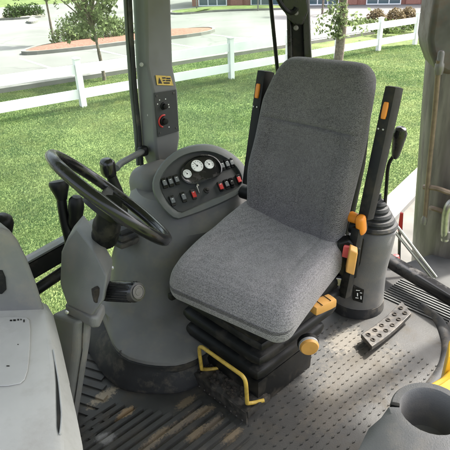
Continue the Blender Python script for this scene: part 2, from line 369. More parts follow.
def tree(label, x, y, trunk, tr, clumps, nl, ls, m, split=None, group=None, lean=(0, 0), extra=None):
    t = thing('young_tree', label, 'tree', (x, y, GZ), 0, group)
    b = Vector((x, y, GZ)); top = b+Vector((lean[0], lean[1], trunk))
    geo = [tube(smoothpath([b-Vector((0, 0, .1)), b+Vector((.02, 0, .12)), b.lerp(top, .5)+Vector((tr*.5, 0, 0)), top], 5), [tr*1.35]*2+[tr*1.1]*3+[tr]*5+[tr*.75]*6, 10)]
    P = []
    for (cx, cy, cz, r) in clumps:
        c = b+Vector((cx, cy, cz)); st_ = b.lerp(top, random.uniform(.75, 1))
        mid = st_.lerp(c, .5)+Vector((random.uniform(-.1, .1), random.uniform(-.1, .1), .1))
        pp = smoothpath([st_, mid, c], 4); geo.append(tube(pp, [tr*.5*(1-.8*i/(len(pp)-1)) for i in range(len(pp))], 6))
        for _ in range(5):
            e = c+Vector((random.gauss(0, r*.5), random.gauss(0, r*.5), random.gauss(0, r*.4))); geo.append(tube([mid.lerp(c, .5), e], [tr*.14, tr*.04], 5))
        k = int(nl*r/sum(q[3] for q in clumps)); tw = max(6, k//12)
        cen = RNG.normal(size=(tw, 3))*r*.5+np.array(c); pk = cen[RNG.integers(0, tw, k)]+RNG.normal(size=(k, 3))*r*.13; P.append(pk)
    mk('trunk', merge(*geo), BARK, t)
    if extra is not None: P.append(extra)
    leafmesh('crown', np.concatenate(P), ls, m, t); return t
cl = []
for k in range(36):
    a = random.uniform(0, 6.28); h = random.uniform(0, 1); rr = (.55+.75*math.sin(min(1, h*1.3)*math.pi*.75))*random.uniform(.4, 1)
    cl.append((math.cos(a)*rr-.15, math.sin(a)*rr, 1.3+h*3, .36))
tree('young green maple with slim trunk right behind the white fence, left of the pillar', -3.11, 13.75, 1.7, .045, cl, 6800, .05, LEAF2, lean=(-.12, 0))
cl = []
for k in range(22):
    a = random.uniform(0, 6.28); h = random.uniform(0, 1); rr = (.4+.9*h)*random.uniform(.4, 1); cl.append((math.cos(a)*rr, math.sin(a)*rr, 2.0+h*2.6, .4))
tree('thin pale-trunked tree rising from the end of the red mulch bed', -6.75, 21.7, 2.1, .05, cl, 4200, .07, LEAF2)
# big tree in front of the fence, bark wrapped in shoots
tb = (3.25, 14.3); ex = []
for k in range(520):
    h = .8+abs(random.gauss(0, .9)); ex.append((tb[0]+random.gauss(-.10, .13), tb[1]-.12+random.gauss(0, .15), GZ+h))
for sx_ in (-.55, -.4, .42, .6):
    for k in range(26): ex.append((tb[0]+sx_+random.gauss(0, .1), tb[1]+random.gauss(0, .1), GZ+1.15+random.gauss(0, .16)))
cl = [(math.cos(a)*r, math.sin(a)*r, 3.6+h, .6) for a, r, h in [(random.uniform(0, 6.28), random.uniform(.3, 1.8), random.uniform(0, 3)) for _ in range(16)]]
tree('sturdy tree trunk with leafy shoots standing on the lawn behind the seat back', tb[0], tb[1], 3.2, .125, cl, 3500, .06, LEAF2, extra=np.array(ex))
cl = [(math.cos(a)*r, math.sin(a)*r, 2.6+h, .5) for a, r, h in [(random.uniform(0, 6.28), random.uniform(.2, 1.1), random.uniform(0, 2)) for _ in range(12)]]
tree('small distant tree in front of the brick building', 6.0, 31.2, 2.6, .06, cl, 2500, .09, LEAF)

def shrub(label, px, py, w, h, m, n, ls, group, kind='shrub', wob=.3):
    p = at_z(px, py, GZ+.12); t = thing(kind, label, 'shrub', (p.x, p.y, GZ+.1), 0, group)
    d = RNG.normal(size=(n, 3)); d /= np.linalg.norm(d, axis=1)[:, None]; d[:, 2] = np.abs(d[:, 2])
    lump = 1+wob*np.sin(d[:, 0]*4+px)*np.cos(d[:, 1]*5+py); r = RNG.uniform(.45, 1, (n, 1))**.6
    P = d*r*lump[:, None]*np.array([w/2, w/2, h])+np.array([p.x, p.y, GZ+.14]); leafmesh('foliage', P, ls, m, t)
    st = [tube([(p.x, p.y, GZ+.08), (p.x+random.gauss(0, w*.2), p.y+random.gauss(0, w*.2), GZ+.1+h*.7)], [.012, .004], 5) for _ in range(6)]
    mk('stem', merge(*st), BARK, t)
for lab, px, py, w, h in (('yellow-green bush at the foot of the thin tree in the mulch bed', 65, 43, 1.0, .8), ('low rounded bush between the thin tree and the maple', 77, 41.5, .95, .7),
    ('bush half hidden behind the maple crown', 90, 40, 1.1, .85), ('bush just right of the maple trunk in the mulch bed', 111, 38.5, .9, .75), ('bush in the mulch bed touching the grey pillar edge', 124, 36.5, .9, .7)):
    shrub(lab, px, py, w, h, LEAF2, 900, .05, 'bushes in the red mulch bed')
for k, (px, py) in enumerate(((11, 17.5), (17, 17), (22, 16.5), (28, 16), (37, 15.2))):
    shrub(['leftmost small dark shrub in the far bed', 'second small dark shrub from the left in the far bed', 'middle small dark shrub in the far bed', 'second small dark shrub from the right in the far bed', 'rightmost small dark shrub in the far bed'][k], px, py, 1.0, .7, DARKL, 300, .08, 'dark shrubs in the far bed')
for lab, px, py, w in (('dry tan round grass clump nearest the tree trunk', 376, 24, .95), ('dry tan round grass clump in the middle of three', 395, 23, .95), ('dry tan round grass clump farthest right of three', 407, 21.5, .85)):
    shrub(lab, px, py, w, .62, DRYL, 1500, .05, 'dry ornamental grass clumps', 'ornamental_grass', .05)
for lab, px, py, w in (('low green plant in the tan bed beside the tree trunk', 352, 29, 1.3), ('low green plant behind the fence under the dry grass clumps', 364, 26.5, 1.3), ('low green plant at the right end of the tan bed', 392, 28, 1.5)):
    shrub(lab, px, py, w, .3, LEAF, 700, .06, 'low green plants in the tan bed', 'ground_plant')
for lab, px, py in (('small weedy plant right behind the fence post', 385, 33, ), ('small weedy plant beyond the last fence post', 405, 29.5)):
    shrub(lab, px, py, 1.2, .25, LEAF, 500, .06, 'low green plants in the tan bed', 'ground_plant')

# brick building
b0 = Vector((-2, 41.5, GZ)); b1 = Vector((26, 31.5, GZ)); bd = (b1-b0).normalized(); bn = Vector((-bd.y, bd.x, 0)); bl = (b1-b0).length
bld = thing('brick_building', 'long red brick building with tall bluish window bays across the parking lot', 'building', tuple(b0))
bx = axes(bd, bn, (0, 0, 1))
mk('wall', box(b0+bd*bl/2+bn*4.2+Vector((0, 0, 2.6)), (bl, 8, 5.2), bx), BRICK, bld, smooth=False)
mk('roof', box(b0+bd*bl/2+bn*4.2+Vector((0, 0, 5.35)), (bl+.6, 8.6, .3), bx), CONC, bld, smooth=False)
s = .6; k = 0
while s < bl-3:
    c = b0+bd*(s+1.1)+bn*.16
    w = mk('window', box(c+Vector((0, 0, 1.5)), (2.2, .06, 2.9), bx), WGLASS, bld, smooth=False)
    fr = [box(c+bd*q-bn*.05+Vector((0, 0, 1.5)), (.07, .09, 3.0), bx) for q in (-1.1, -.36, .36, 1.1)]+[box(c-bn*.052+Vector((0, 0, q)), (2.27, .088, .07), bx) for q in (.04, .95, 2.96)]
    mk('frame', merge(*fr), FPAINT, w, smooth=False)
    s += 4.1
for q in range(7):
    c = b0+bd*(2.9+4.1*q+.7)+bn*.14
    mk('pier', box(c+Vector((0, 0, 2.6)), (.9, .3, 5.15), bx), BRICK, bld, smooth=False)
for lab, px, py, h in (('thin grey sign post on the far kerb behind the pillar', 197, 12, 2.4), ('thin grey post near the brick building, above the middle fence post', 258, 11, 2.4)):
    p = at_z(px, py, GZ)
    t = thing('sign_post', lab, 'post', tuple(p)); mk('pole', tube([p, p+Vector((0, 0, h))], .04, 8), STEEL, t)
    mk('sign_plate', rbox((.35, .02, .45), .008, (2, 2, 2), c=(p.x, p.y-.055, p.z+h-.2)), FPAINT, t)

# grass blades
def blades():
    n = 800000; rng = RNG
    d = rng.uniform(2.6, 19, n); w = d*.62
    x = rng.uniform(-1, 1, n)*w+.2; y = d*.95
    rel = np.stack([x-F0.x, y-F0.y], 1); t = rel@np.array([FN.x, FN.y]); kr = np.stack([x-k0.x, y-k0.y], 1); kt = kr@np.array([kn.x, kn.y]); ks = kr@np.array([kd.x, kd.y])
    inn = np.abs((x-S.x)*B.x+(y-S.y)*B.y) < 1.0; inn &= np.abs((x-S.x)*L.x+(y-S.y)*L.y) < .72
    keep = (t < 2.8) & ~((kt > -.02) & (ks > -3.2)) & ~inn
    x, y, t = x[keep], y[keep], t[keep]; n = len(x); d = np.hypot(x, y)
    patch = .5+.5*np.sin(x*1.7+np.sin(y*2.1)*1.3)*np.cos(y*1.3+x*.6)
    h = rng.uniform(.012, .032, n)*(.75+.5*patch); 
    near = np.abs(t+.0) < .22; h[near] *= 1.9
    wd = .0022+.00038*d
    a = rng.uniform(0, 2*np.pi, n); lx = rng.normal(0, .5, n)*h; ly = rng.normal(0, .5, n)*h
    V = np.zeros((n, 3, 3)); V[:, 0, 0] = x-np.cos(a)*wd; V[:, 0, 1] = y-np.sin(a)*wd; V[:, 1, 0] = x+np.cos(a)*wd; V[:, 1, 1] = y+np.sin(a)*wd
    V[:, 2, 0] = x+lx; V[:, 2, 1] = y+ly; V[:, :, 2] = GZ-.004; V[:, 2, 2] = GZ+h
    me = bpy.data.meshes.new('grass'); me.vertices.add(3*n); me.vertices.foreach_set('co', V.ravel()); me.loops.add(3*n); me.loops.foreach_set('vertex_index', np.arange(3*n))
    me.polygons.add(n); me.polygons.foreach_set('loop_start', np.arange(n)*3); me.update(calc_edges=True)
    m = leafmat('grass_blade', (.13, .19, .085), .55); me.materials.append(m)
    nt = m.node_tree; N = nt.nodes; K = nt.links; mixn = [q for q in N if q.type == 'MIX'][0]; rr_ = [q for q in N if q.type == 'MAP_RANGE'][0]; rr_.inputs[3].default_value = .8; rr_.inputs[4].default_value = 1.25
    tc = N.new('ShaderNodeTexCoord'); last = None
    for sc_, lo, hi, c1, c2 in ((.55, .38, .62, (.72, .82, .7, 1), (1.22, 1.1, 1.1, 1)), (3.2, .4, .66, (.75, .82, .78, 1), (1.25, 1.12, 1.0, 1))):
        nz = N.new('ShaderNodeTexNoise'); nz.inputs['Scale'].default_value = sc_; nz.inputs['Detail'].default_value = 5; K.new(tc.outputs['Object'], nz.inputs['Vector'])
        rp = N.new('ShaderNodeValToRGB'); rp.color_ramp.elements[0].position = lo; rp.color_ramp.elements[1].position = hi; rp.color_ramp.elements[0].color = c1; rp.color_ramp.elements[1].color = c2
        K.new(nz.outputs[0], rp.inputs[0])
        m2 = N.new('ShaderNodeMix'); m2.data_type = 'RGBA'; m2.blend_type = 'MULTIPLY'; m2.inputs[0].default_value = 1
        if last is None: m2.inputs[6].default_value = mixn.inputs[6].default_value
        else: K.new(last, m2.inputs[6])
        K.new(rp.outputs[0], m2.inputs[7]); last = m2.outputs[2]
    K.new(last, mixn.inputs[6])
    o = bpy.data.objects.new('grass', me); C.objects.link(o); o['kind'] = 'stuff'; tag(o, 'short mown green lawn around the machine', 'grass')
blades()
# ------------------------------------------------------------------ cab
ZV = Vector((0, 0, 1))
PA = W(.135, -.80, 0)
def wall(px, py, v=-.80): return at_plane(px, py, W(0, v, 0), L)
def uvz(p): d = p-S; return d.dot(B), d.dot(L), p.z
AX = axes(B, L, (0, 0, 1)) if B.cross(L).z > 0 else axes(-B, L, (0, 0, 1))
cab = thing('tractor_cab', 'dark grey and black cab frame with pillars, sills and dusty glass around the operator seat', 'vehicle cab', tuple(S+ZV*-.1))

# floor
floor = mat('floor_rubber', (.030, .030, .028), .6, noise=.35, nscale=6, bump=.4, bscale=220, dust=(.085, .07, .05), dust_amt=.5, dscale=9)
def floor_extra(m):
    nt = m.node_tree; N = nt.nodes; K = nt.links; p = N['Principled BSDF']; src = p.inputs['Base Color'].links[0].from_socket
    tc = N.new('ShaderNodeTexCoord')
    def blob(c, r, col, amt, stretch=(1, 1), rot=0, sc=25):
        nonlocal src
        mp = N.new('ShaderNodeMapping'); mp.vector_type = 'TEXTURE'; mp.inputs['Location'].default_value = (c[0], c[1], 0); mp.inputs['Rotation'].default_value = (0, 0, rot); mp.inputs['Scale'].default_value = (r*stretch[0], r*stretch[1], 1)
        K.new(tc.outputs['Object'], mp.inputs[0])
        ln = N.new('ShaderNodeVectorMath'); ln.operation = 'LENGTH'; K.new(mp.outputs[0], ln.inputs[0])
        n = N.new('ShaderNodeTexNoise'); n.inputs['Scale'].default_value = sc; n.inputs['Detail'].default_value = 8; n.inputs['Roughness'].default_value = .75; K.new(tc.outputs['Object'], n.inputs[0])
        a = N.new('ShaderNodeMath'); a.operation = 'MULTIPLY_ADD'; K.new(n.outputs[0], a.inputs[0]); a.inputs[1].default_value = 1.9; K.new(ln.outputs['Value'], a.inputs[2])
        mr = N.new('ShaderNodeMapRange'); mr.inputs[1].default_value = 1.38; mr.inputs[2].default_value = 1.68; mr.inputs[3].default_value = amt; mr.inputs[4].default_value = 0; K.new(a.outputs[0], mr.inputs[0])
        mx = N.new('ShaderNodeMix'); mx.data_type = 'RGBA'; K.new(mr.outputs[0], mx.inputs[0]); K.new(src, mx.inputs[6]); mx.inputs[7].default_value = (*col, 1); src = mx.outputs[2]
    g = lambda px, py: at_z(px, py, 0)
    blob(g(103, 397), .08, (.27, .22, .15), .8, (1.4, .5), .9, 70)
    blob(g(126, 414), .05, (.25, .17, .09), .8, (1.2, .6), .75, 45)
    for k, (x, y) in enumerate(((186, 402), (190, 418), (205, 412), (176, 428), (196, 434), (214, 425), (160, 436), (150, 446), (232, 436))):
        blob(g(x, y), .06, ((.2, .15, .09), (.17, .135, .095))[k % 2], .6, (1.25, .5), .75, 110)
    blob(g(360, 370), .27, (.08, .07, .054), .6, (1.3, .8), .7, 34)
    blob(g(345, 340), .13, (.15, .135, .11), .7, (1.2, .8), .7, 40)
    blob(g(330, 410), .16, (.07, .06, .045), .5, (1.2, .8), .7, 40)
    blob(g(104, 440), .06, (.2, .2, .195), .8, (1, .8), .3, 14)
    K.new(src, p.inputs['Base Color'])
floor_extra(floor)
fl_poly = [W(-1.1, -.74, -.03), W(.96, -.74, -.03), W(.96, .64, -.03), W(.55, .70, -.03), W(-.2, .70, -.03), W(-1.35, .62, -.03), W(-1.35, -.3, -.03)]
struct(mk('cab_floor', prism([q-ZV*.05 for q in fl_poly], (0, 0, .078)), floor, smooth=False))
# ribs of the mat, running along the cab in the middle and across it at the front
g = []
def strip(a, b, w, h, z):
    a = Vector((a.x, a.y, 0)); b = Vector((b.x, b.y, 0)); d = (b-a).normalized(); q = Vector((-d.y, d.x, 0))
    return loft([[p+q*x+ZV*zz for x, zz in ((-w/2, z-.004), (-w*.42, z+h), (w*.42, z+h), (w/2, z-.004))] for p in (a, b)])
ga, gb = at_z(84, 356, 0), at_z(122, 367, 0); gd = (gb-ga); gd = Vector((gd.x, gd.y, 0)).normalized(); gq = Vector((gd.y, -gd.x, 0))
for k in range(-4, 13):
    c_ = Vector((ga.x, ga.y, 0))+gq*k*.043; e_ = min(.30, .16+max(0, k-2)*.035)
    g.append(strip(c_-gd*.25, c_+gd*e_, .034, .007, -.002))
for k in range(-3, 16):
    st0 = W(-.93+.0*k, -.02+k*.034-.16, 0); u_e = -.40 if k > 3 else -.52
    u_s = -1.12+.0*k
    if k < 2: u_s = -.95
    if k > 6: u_e = -.46
    if k > 12: continue
    if k > 6: u_e = -.385; u_s = -1.0
    g.append(strip(W(u_s, -.10+k*.034, 0), W(u_e-.02*max(0, 3-k), -.10+k*.034, 0), .022, .008, .0005))
mat_o = mk('ribbed_mat', merge(*g), floor, label=None, smooth=True); tag(mat_o, 'dusty black ribbed rubber mat on the floor between steering column and seat', 'floor mat')
g = []
for i in range(-34, 30):
    for j in range(0, 17):
        u = -.38+i*.034+(.017 if j % 2 else 0); v = .125+j*.031
        if u < -1.0 or u > .42: continue
        if u < -.37 and v < .36: continue
        if random.random() < .06: continue
        u += random.gauss(0, .0015); v += random.gauss(0, .001); a, b = .0115, .0042; g.append(loft([[W(u-a*q_, v, h_), W(u, v-b*q_, h_), W(u+a*q_, v, h_), W(u, v+b*q_, h_)] for q_, h_ in ((1, -.0025), (.7, .0025))]))
tm = mk('tread_mat', merge(*g), floor, smooth=False); tag(tm, 'grey studded tread mat on the cab floor in front of the foot pedal', 'floor mat')
# pale ribbed step mat behind the rear console
g = [rbox((.34, .010, .008), .003, (2, 2, 2), c=W(.70+k*.02, .33, .002), rot=axes(L, -B, ZV)) for k in range(11)]
mk('step_tread', merge(*g), mat('ribbed_grey', (.07, .072, .07), .6, noise=.2, nscale=12, dust=DUST, dust_amt=.3), cab)

# right front pillar
rows = [(0, 133, 146, 171), (66, 136, 147, 173), (92, 138, 153, 178), (138, 141, 155, 180), (152, 142, 156, 178), (168, 149, 159, 172)]
vv = [(-.86, -.79), (-.86, -.79), (-.85, -.745), (-.85, -.745), (-.85, -.75), (-.84, -.76)]
rings = []
for (py, a, b_, c), (v0, v1) in zip(rows, vv):
    A_, B_, C_ = wall(a, py, v0), wall(b_, py, v1), wall(c, py, v1); C2 = C_-L*(v1-v0)-B*.0; rings.append([A_, B_, C_, C2+B*.015, A_-L*.05+B*.04])
t0 = rings[0]; dz = 1.74-t0[0].z
rings = [[q+ZV*(1.74-q.z) for q in t0]]+rings
pill = mk('pillar', loft(rings), FRAME, cab, bevel=.012, segs=3, angle=30)
# black seal on the pane edge
pts = [wall(x, y, -.845) for x, y in ((129.5, 0), (131.5, 40), (135, 90), (139, 130), (141.5, 165))]
top = pts[0]+(pts[0]-pts[1]).normalized()*.35
mk('window_seal', tube([top]+pts, .011, 8), RUBBER, cab)
mk('seal_channel', tube([q-B*.014-L*.012 for q in [top]+pts], .008, 8), GREYD, cab)
sc = [wall(141.5, 64.5, -.80), wall(149, 115, -.79)]
for q in sc: mk('screw', lathe([(.009, 0), (.009, .004), (.006, .006), (0, .006)], q, (L*.8-B*.6), 12), GREYL, pill)
# control plate on pillar
p0 = wall(165, 115, -.745)
cp = [wall(x, y, -.742) for x, y in ((153.5, 93), (175.5, 89), (178.5, 131), (157.5, 137))]
pl = mk('control_plate', prism(cp, L*.005), PANEL, pill, bevel=.002)
def plate_knob(name, px, py, r, h, m, par): 
    q = wall(px, py, -.737); return mk(name, lathe([(r*1.15, 0), (r*1.1, h*.2), (r*.8, h*.3), (r*.75, h), (r*.5, h*1.05), (0, h*1.05)], q, L, 20), m, par)
plate_knob('knob', 163.5, 106, .016, .018, BLACK, pl)
plate_knob('knob', 163.5, 121, .018, .02, BLACK, pl)
q0 = wall(163.5, 121, -.737)
arc = [q0+L*.001+(B*math.cos(a)+ZV*math.sin(a))*.028 for a in np.linspace(1.2, 4.4, 18)]
mk('red_dial_mark', tube(arc, .0042, 6), RED, pl)
arc2 = [q0+L*.001+(B*math.cos(a)+ZV*math.sin(a))*.028 for a in np.linspace(-1.0, .6, 8)]
for x, y in ((157.5, 104), (159.5, 100), (165.5, 99), (168.5, 104.5), (169, 107), (169, 127)):
    mk('dial_mark', lathe([(.0032, 0), (.0032, .0012), (0, .0012)], wall(x, y, -.737), L, 8), WHITE, pl)
for x, y in ((156.5, 96), (173.5, 93), (176, 128), (160, 133)):
    mk('screw', lathe([(.005, 0), (.005, .002), (0, .003)], wall(x, y, -.737), L, 10), STEELD, pl)
# warning sticker, follows the sloping shoulder
stp = [(Vector(rings[2][1])*(1-f)+Vector(rings[3][1])*f)*(1-h)+(Vector(rings[2][2])*(1-f)+Vector(rings[3][2])*f)*h for f, h in ((.36, .22), (.40, .80), (.76, .84), (.74, .20))]
sn = (stp[1]-stp[0]).cross(stp[3]-stp[0]).normalized(); sn = -sn if sn.dot(L) < 0 else sn
STK = mat('sticker_yellow', (.62, .42, .07), .6, noise=.25, nscale=60, dust=(.3, .26, .2), dust_amt=.5, dscale=60)
sticker = mk('warning_sticker', prism([q+sn*.003 for q in stp], sn*.0015), STK, pill, smooth=False)
def onst(a, b, h=.0052): return (stp[0]*(1-a)+stp[1]*a)*(1-b)+(stp[3]*(1-a)+stp[2]*a)*b+sn*h
mk('symbol', merge(*[prism([onst(*q) for q in t], sn*.0006) for t in (((.08, .85), (.2, .2), (.32, .85)), ((.4, .18), (.62, .15), (.62, .3), (.4, .33)), ((.66, .2), (.93, .18), (.93, .34), (.66, .36)), ((.4, .45), (.55, .43), (.55, .56), (.4, .58)), ((.6, .45), (.9, .42), (.9, .55), (.6, .58)), ((.42, .7), (.8, .68), (.8, .82), (.42, .84)))]), BLACK, sticker, smooth=False)

# right side window frame in front of pillar: bottom bar, tube, corner
a, b_ = wall(141, 196, -.84), wall(22, 262, -.84); d = (b_-a).normalized(); e = b_+d*max(.3, (-1.25-uvz(b_)[0])/d.dot(B))
mk('window_sill', rbox(((e-a).length, .05, .085), .01, (2, 2, 2), c=(a+e)/2-ZV*.055, rot=axes(d, L, d.cross(L))), BLACK, cab)
mk('sill_edge', rbox(((e-a).length, .055, .012), .004, (2, 2, 2), c=(a+e)/2+ZV*-.002, rot=axes(d, L, d.cross(L))), GREYD, cab)
a2, b2 = wall(70, 267, -.80), wall(30, 294, -.80); d2 = (b2-a2).normalized()
mk('lower_tube', tube([a2-d2*.8, b2+d2*.3], .026, 14), BLACK, cab)
cn = [wall(143, 168, -.84), wall(142, 185, -.84), wall(138, 197, -.84), wall(128, 204, -.84)]
mk('window_seal', tube(smoothpath(cn, 4), .014, 8), RUBBER, cab)
# panes of the right wall
fr1 = [wall(140, 196, -.845), wall(22, 262, -.845)]
u1 = uvz(wall(140, 196, -.845))[0]; u0 = uvz(fr1[1])[0]-.35
def pane(u0, u1, z0, z1, v=-.845, t=.005, m=None): return mk('window_pane', prism([W(u0, v, z0), W(u1, v, z0), W(u1, v, z1), W(u0, v, z1)], L*t), m or GLASS, cab, smooth=False)
pane(-1.24, u1+.03, .40, 1.74)
mk('front_post', rbox((.09, .09, 1.76), .015, (2, 2, 2), c=W(-1.28, -.84, .86), rot=AX), FRAME, cab)
us = uvz(wall(273, 30, -.80))[0]
pane(u1+.06, us+.04, .5, 1.74, m=GLASST)
# window edge bar behind the seat (thin black line)
p1, p2 = wall(270.5, 0, -.80), wall(278, 75, -.80); d = (p1-p2).normalized()
mk('window_bar', tube([p2-d*.5, p1+d*.3], .011, 8), BLACK, cab)
# rear right post with cut-out and bracket
ry = 2.9
def rp(px, py, y=ry): return at_y(px, py, y)
a0, a1 = rp(286.5, 62), rp(313, 62); b0_, b1_ = rp(283, -14), rp(308, -14)
def post(x0, x1, name, dy=.06):
    P = [at_y(x0[0], 75, ry), at_y(x1[0], 75, ry), at_y(x1[1], -12, ry), at_y(x0[1], -12, ry)]
    dn_ = (P[0]-P[3]).normalized(); P[0] = P[0]+dn_*.7; P[1] = P[1]+dn_*.7; P[2] = P[2]-dn_*.35; P[3] = P[3]-dn_*.35
    return mk(name, prism(P, (.02, dy, 0)), BLACKG, cab, bevel=.006)
post((287.5, 286), (293.5, 290), 'rear_post'); post((305, 301.5), (313, 308), 'rear_post', .1)
P = [at_y(x, y, ry+.035) for x, y in ((289, 80), (308, 80), (304, -14), (287, -14))]
mk('post_web', prism(P, (.01, .02, 0)), BLACK, cab, smooth=False)
P = [at_y(x, y, ry-.03) for x, y in ((280, -10), (308, -10), (308, 12), (303, 25), (296, 26), (289, 20), (282, 8))]
mk('hinge_bracket', prism(P, (.01, .09, 0)), BLACKG, cab, bevel=.01)
mk('hinge_cable', tube(smoothpath([at_y(x, y, ry-.05) for x, y in ((276, -6), (281, 4), (288, 12), (294, 12), (297, 8))], 5), .012, 8), BLACK, cab)
for x, y in ((296, 13), (296, 28)): mk('bolt', lathe([(.014, 0), (.012, .008), (0, .01)], at_y(x, y, ry-.035), (0, -1, .2), 10), STEEL, cab)
# rear sill bar, left sill and dark wall below
s0, s1 = at_z(388, 260, .1), at_z(449, 297, .1); d = (s1-s0).normalized()
up = ZV; sd = d.cross(up)
mk('rear_sill', rbox(((s1-s0).length+1.6, .07, .06), .02, (4, 4, 4), c=(s0+s1)/2, rot=axes(d, sd, up)), BLACKG, cab)
mk('rear_lower_panel', box(W(.98, -.05, -.10), (.03, 1.3, .16), AX), BLACK, cab, smooth=False)
side = smoothpath([at_z(x, y, -.01) for x, y in ((420, 308), (438, 322), (446, 340), (447, 356), (441, 374), (425, 395))], 5)
mk('side_sill', tube(side, .028, 10), RUBBER, cab)
mk('sill_panel', prism([W(.97, .71, -.04), W(.97, 1.0, -.04), W(-.2, 1.0, -.04), W(-.2, .71, -.04)], (0, 0, -.2)), GREYD, cab, smooth=False)
# roof, its unseen overhang added to shade the cab, and its far-side posts
roof = [W(-1.4, -.9, 1.74), W(1.15, -.9, 1.74), W(1.15, 1.2, 1.74), W(-1.5, 1.2, 1.74)]
mk('roof', prism(roof, (0, 0, .1)), GREYL, cab, smooth=False)
mk('rear_post', box(W(1.02, .66, .85), (.08, .08, 1.77), AX), BLACKG, cab, smooth=False)

# ------------------------------------------------------------------ instrument console
con = thing('instrument_console', 'dark grey side console with half-round gauge panel to the right of the seat', 'console', tuple(W(.0, -.5, 0)))
def ringw(pts, z):
    P = [Vector(p[:2]) for p in pts]
    for _ in range(2):
        Q = []
        for i in range(len(P)): a, b = P[i], P[(i+1) % len(P)]; Q += [a*.75+b*.25, a*.25+b*.75]
        P = Q
    return [Vector((p.x, p.y, z)) for p in P]
r0 = [(-.70, 1.87), (-.60, 1.69), (-.47, 1.505), (-.31, 1.465), (-.15, 1.475), (.0, 1.64), (.16, 2.0), (.25, 2.5), (-.3, 2.55), (-.74, 2.1)]
def inset(r, k): 
    c = Vector((-.25, 2.15)); return [tuple(Vector(p)+(c-Vector(p)).normalized()*k) for p in r]
r2 = [tuple(at_z(x, y, .165).xy) for x, y in ((86, 312), (98, 320), (120, 326), (145, 327), (172, 319), (196, 302))]+[(.14, 2.02), (.25, 2.5), (-.3, 2.55), (-.62, 2.15)]
r3 = [(-.47, 2.08), (-.44, 1.97), (-.36, 1.885), (-.27, 1.86), (-.17, 1.87), (.0, 1.93), (.12, 2.1), (.2, 2.5), (-.3, 2.55), (-.47, 2.18)]
r4 = [(-.44, 2.16), (-.40, 2.05), (-.33, 1.98), (-.25, 1.96), (-.16, 1.97), (.0, 2.03), (.1, 2.15), (.15, 2.5), (-.3, 2.5), (-.44, 2.24)]
r1b = inset(r0, .05); r1c = inset(r0, .12)
r0b = [tuple(Vector(p)+(Vector((-.25, 2.05))-Vector(p)).normalized()*k) for p, k in zip(r0, (.10, .085, .05, .02, .01, .01, 0, 0, 0, 0))]
r2 = [tuple(Vector(p)+(Vector((-.25, 2.05))-Vector(p)).normalized()*k) for p, k in zip(r2, (.09, .07, .03, 0, 0, 0, 0, 0, 0, 0))]
mk('rubber_skirt', loft([ringw(r0, .0), ringw(inset(r0, -.005), .02), ringw(inset(r0, .03), .08), ringw(inset(r0b, -.004), .126)]), RUBBER, con, angle=50)
body = mk('base', loft([ringw(inset(r0b, .002), .128), ringw(inset(r0b, .006), .140), ringw(inset(r0b, .02), .150), ringw(inset(r2, -.03), .172), ringw(r2, .182), ringw(inset(r2, .02), .20), ringw([(Vector(a)*.55+Vector(b)*.45)[:] for a, b in zip(inset(r2, .02), r3)], .34), ringw(r3, .49), ringw(r4, .57), ringw(inset(r4, .03), .60)]), GREYC, con, angle=33)
# small cover behind the seat front
yaw = R(30); tl = R(47)
e1 = Vector((math.cos(yaw), math.sin(yaw), 0)); nh = Vector((-math.sin(yaw), math.cos(yaw), 0)); e2 = nh*math.cos(tl)+ZV*math.sin(tl); en = e1.cross(e2)
Q0 = at_z(172, 220, .56)
def dp(px, py, h=0): return at_plane(px, py, Q0+en*h, en)
out = [(166, 211), (157, 199), (153, 186), (156, 174), (165, 161), (178, 151), (193, 146), (208, 145), (222, 149), (235, 157), (244, 167), (248, 177), (247, 186), (238, 194), (222, 202), (203, 210), (186, 216), (176, 219)]
def shrink(poly, k):
    c = sum((Vector(p) for p in poly), Vector((0, 0)))/len(poly); return [tuple(Vector(p)+(c-Vector(p)).normalized()*k) for p in poly]
def rp2(poly, it=1):
    P = [Vector(p) for p in poly]
    for _ in range(it):
        Q = []
        for i in range(len(P)): a, b = P[i], P[(i+1) % len(P)]; Q += [a*.75+b*.25, a*.25+b*.75]
        P = Q
    return [tuple(p) for p in P]
oo = rp2(out, 1)
R0 = [dp(*p, -.22)-ZV*0 for p in shrink(oo, 3)]; R1 = [dp(*p, 0) for p in shrink(oo, -1.5)]; R2 = [dp(*p, .012) for p in oo]; R3 = [dp(*p, .012) for p in shrink(oo, 5.5)]; R4 = [dp(*p, -.006) for p in shrink(oo, 7)]
hous = mk('panel_housing', loft([R0, R1, R2, R3, R4], cap=False), GREYD, con, angle=50)
pan = mk('gauge_panel', prism([dp(*p, -.012) for p in shrink(oo, 6.4)], en*.009), PANEL, con, smooth=False)
cl_o = rp2([(180, 178), (181, 167), (189, 158), (201, 154), (213, 155), (221, 162), (223, 172), (216, 178), (203, 182), (190, 185)], 2)
clus = mk('gauge_cluster', loft([[dp(*p, -.003) for p in cl_o], [dp(*p, .012) for p in cl_o], [dp(*p, .014) for p in shrink(cl_o, 1)], [dp(*p, .006) for p in shrink(cl_o, 2.2)]]), BLACKG, con)
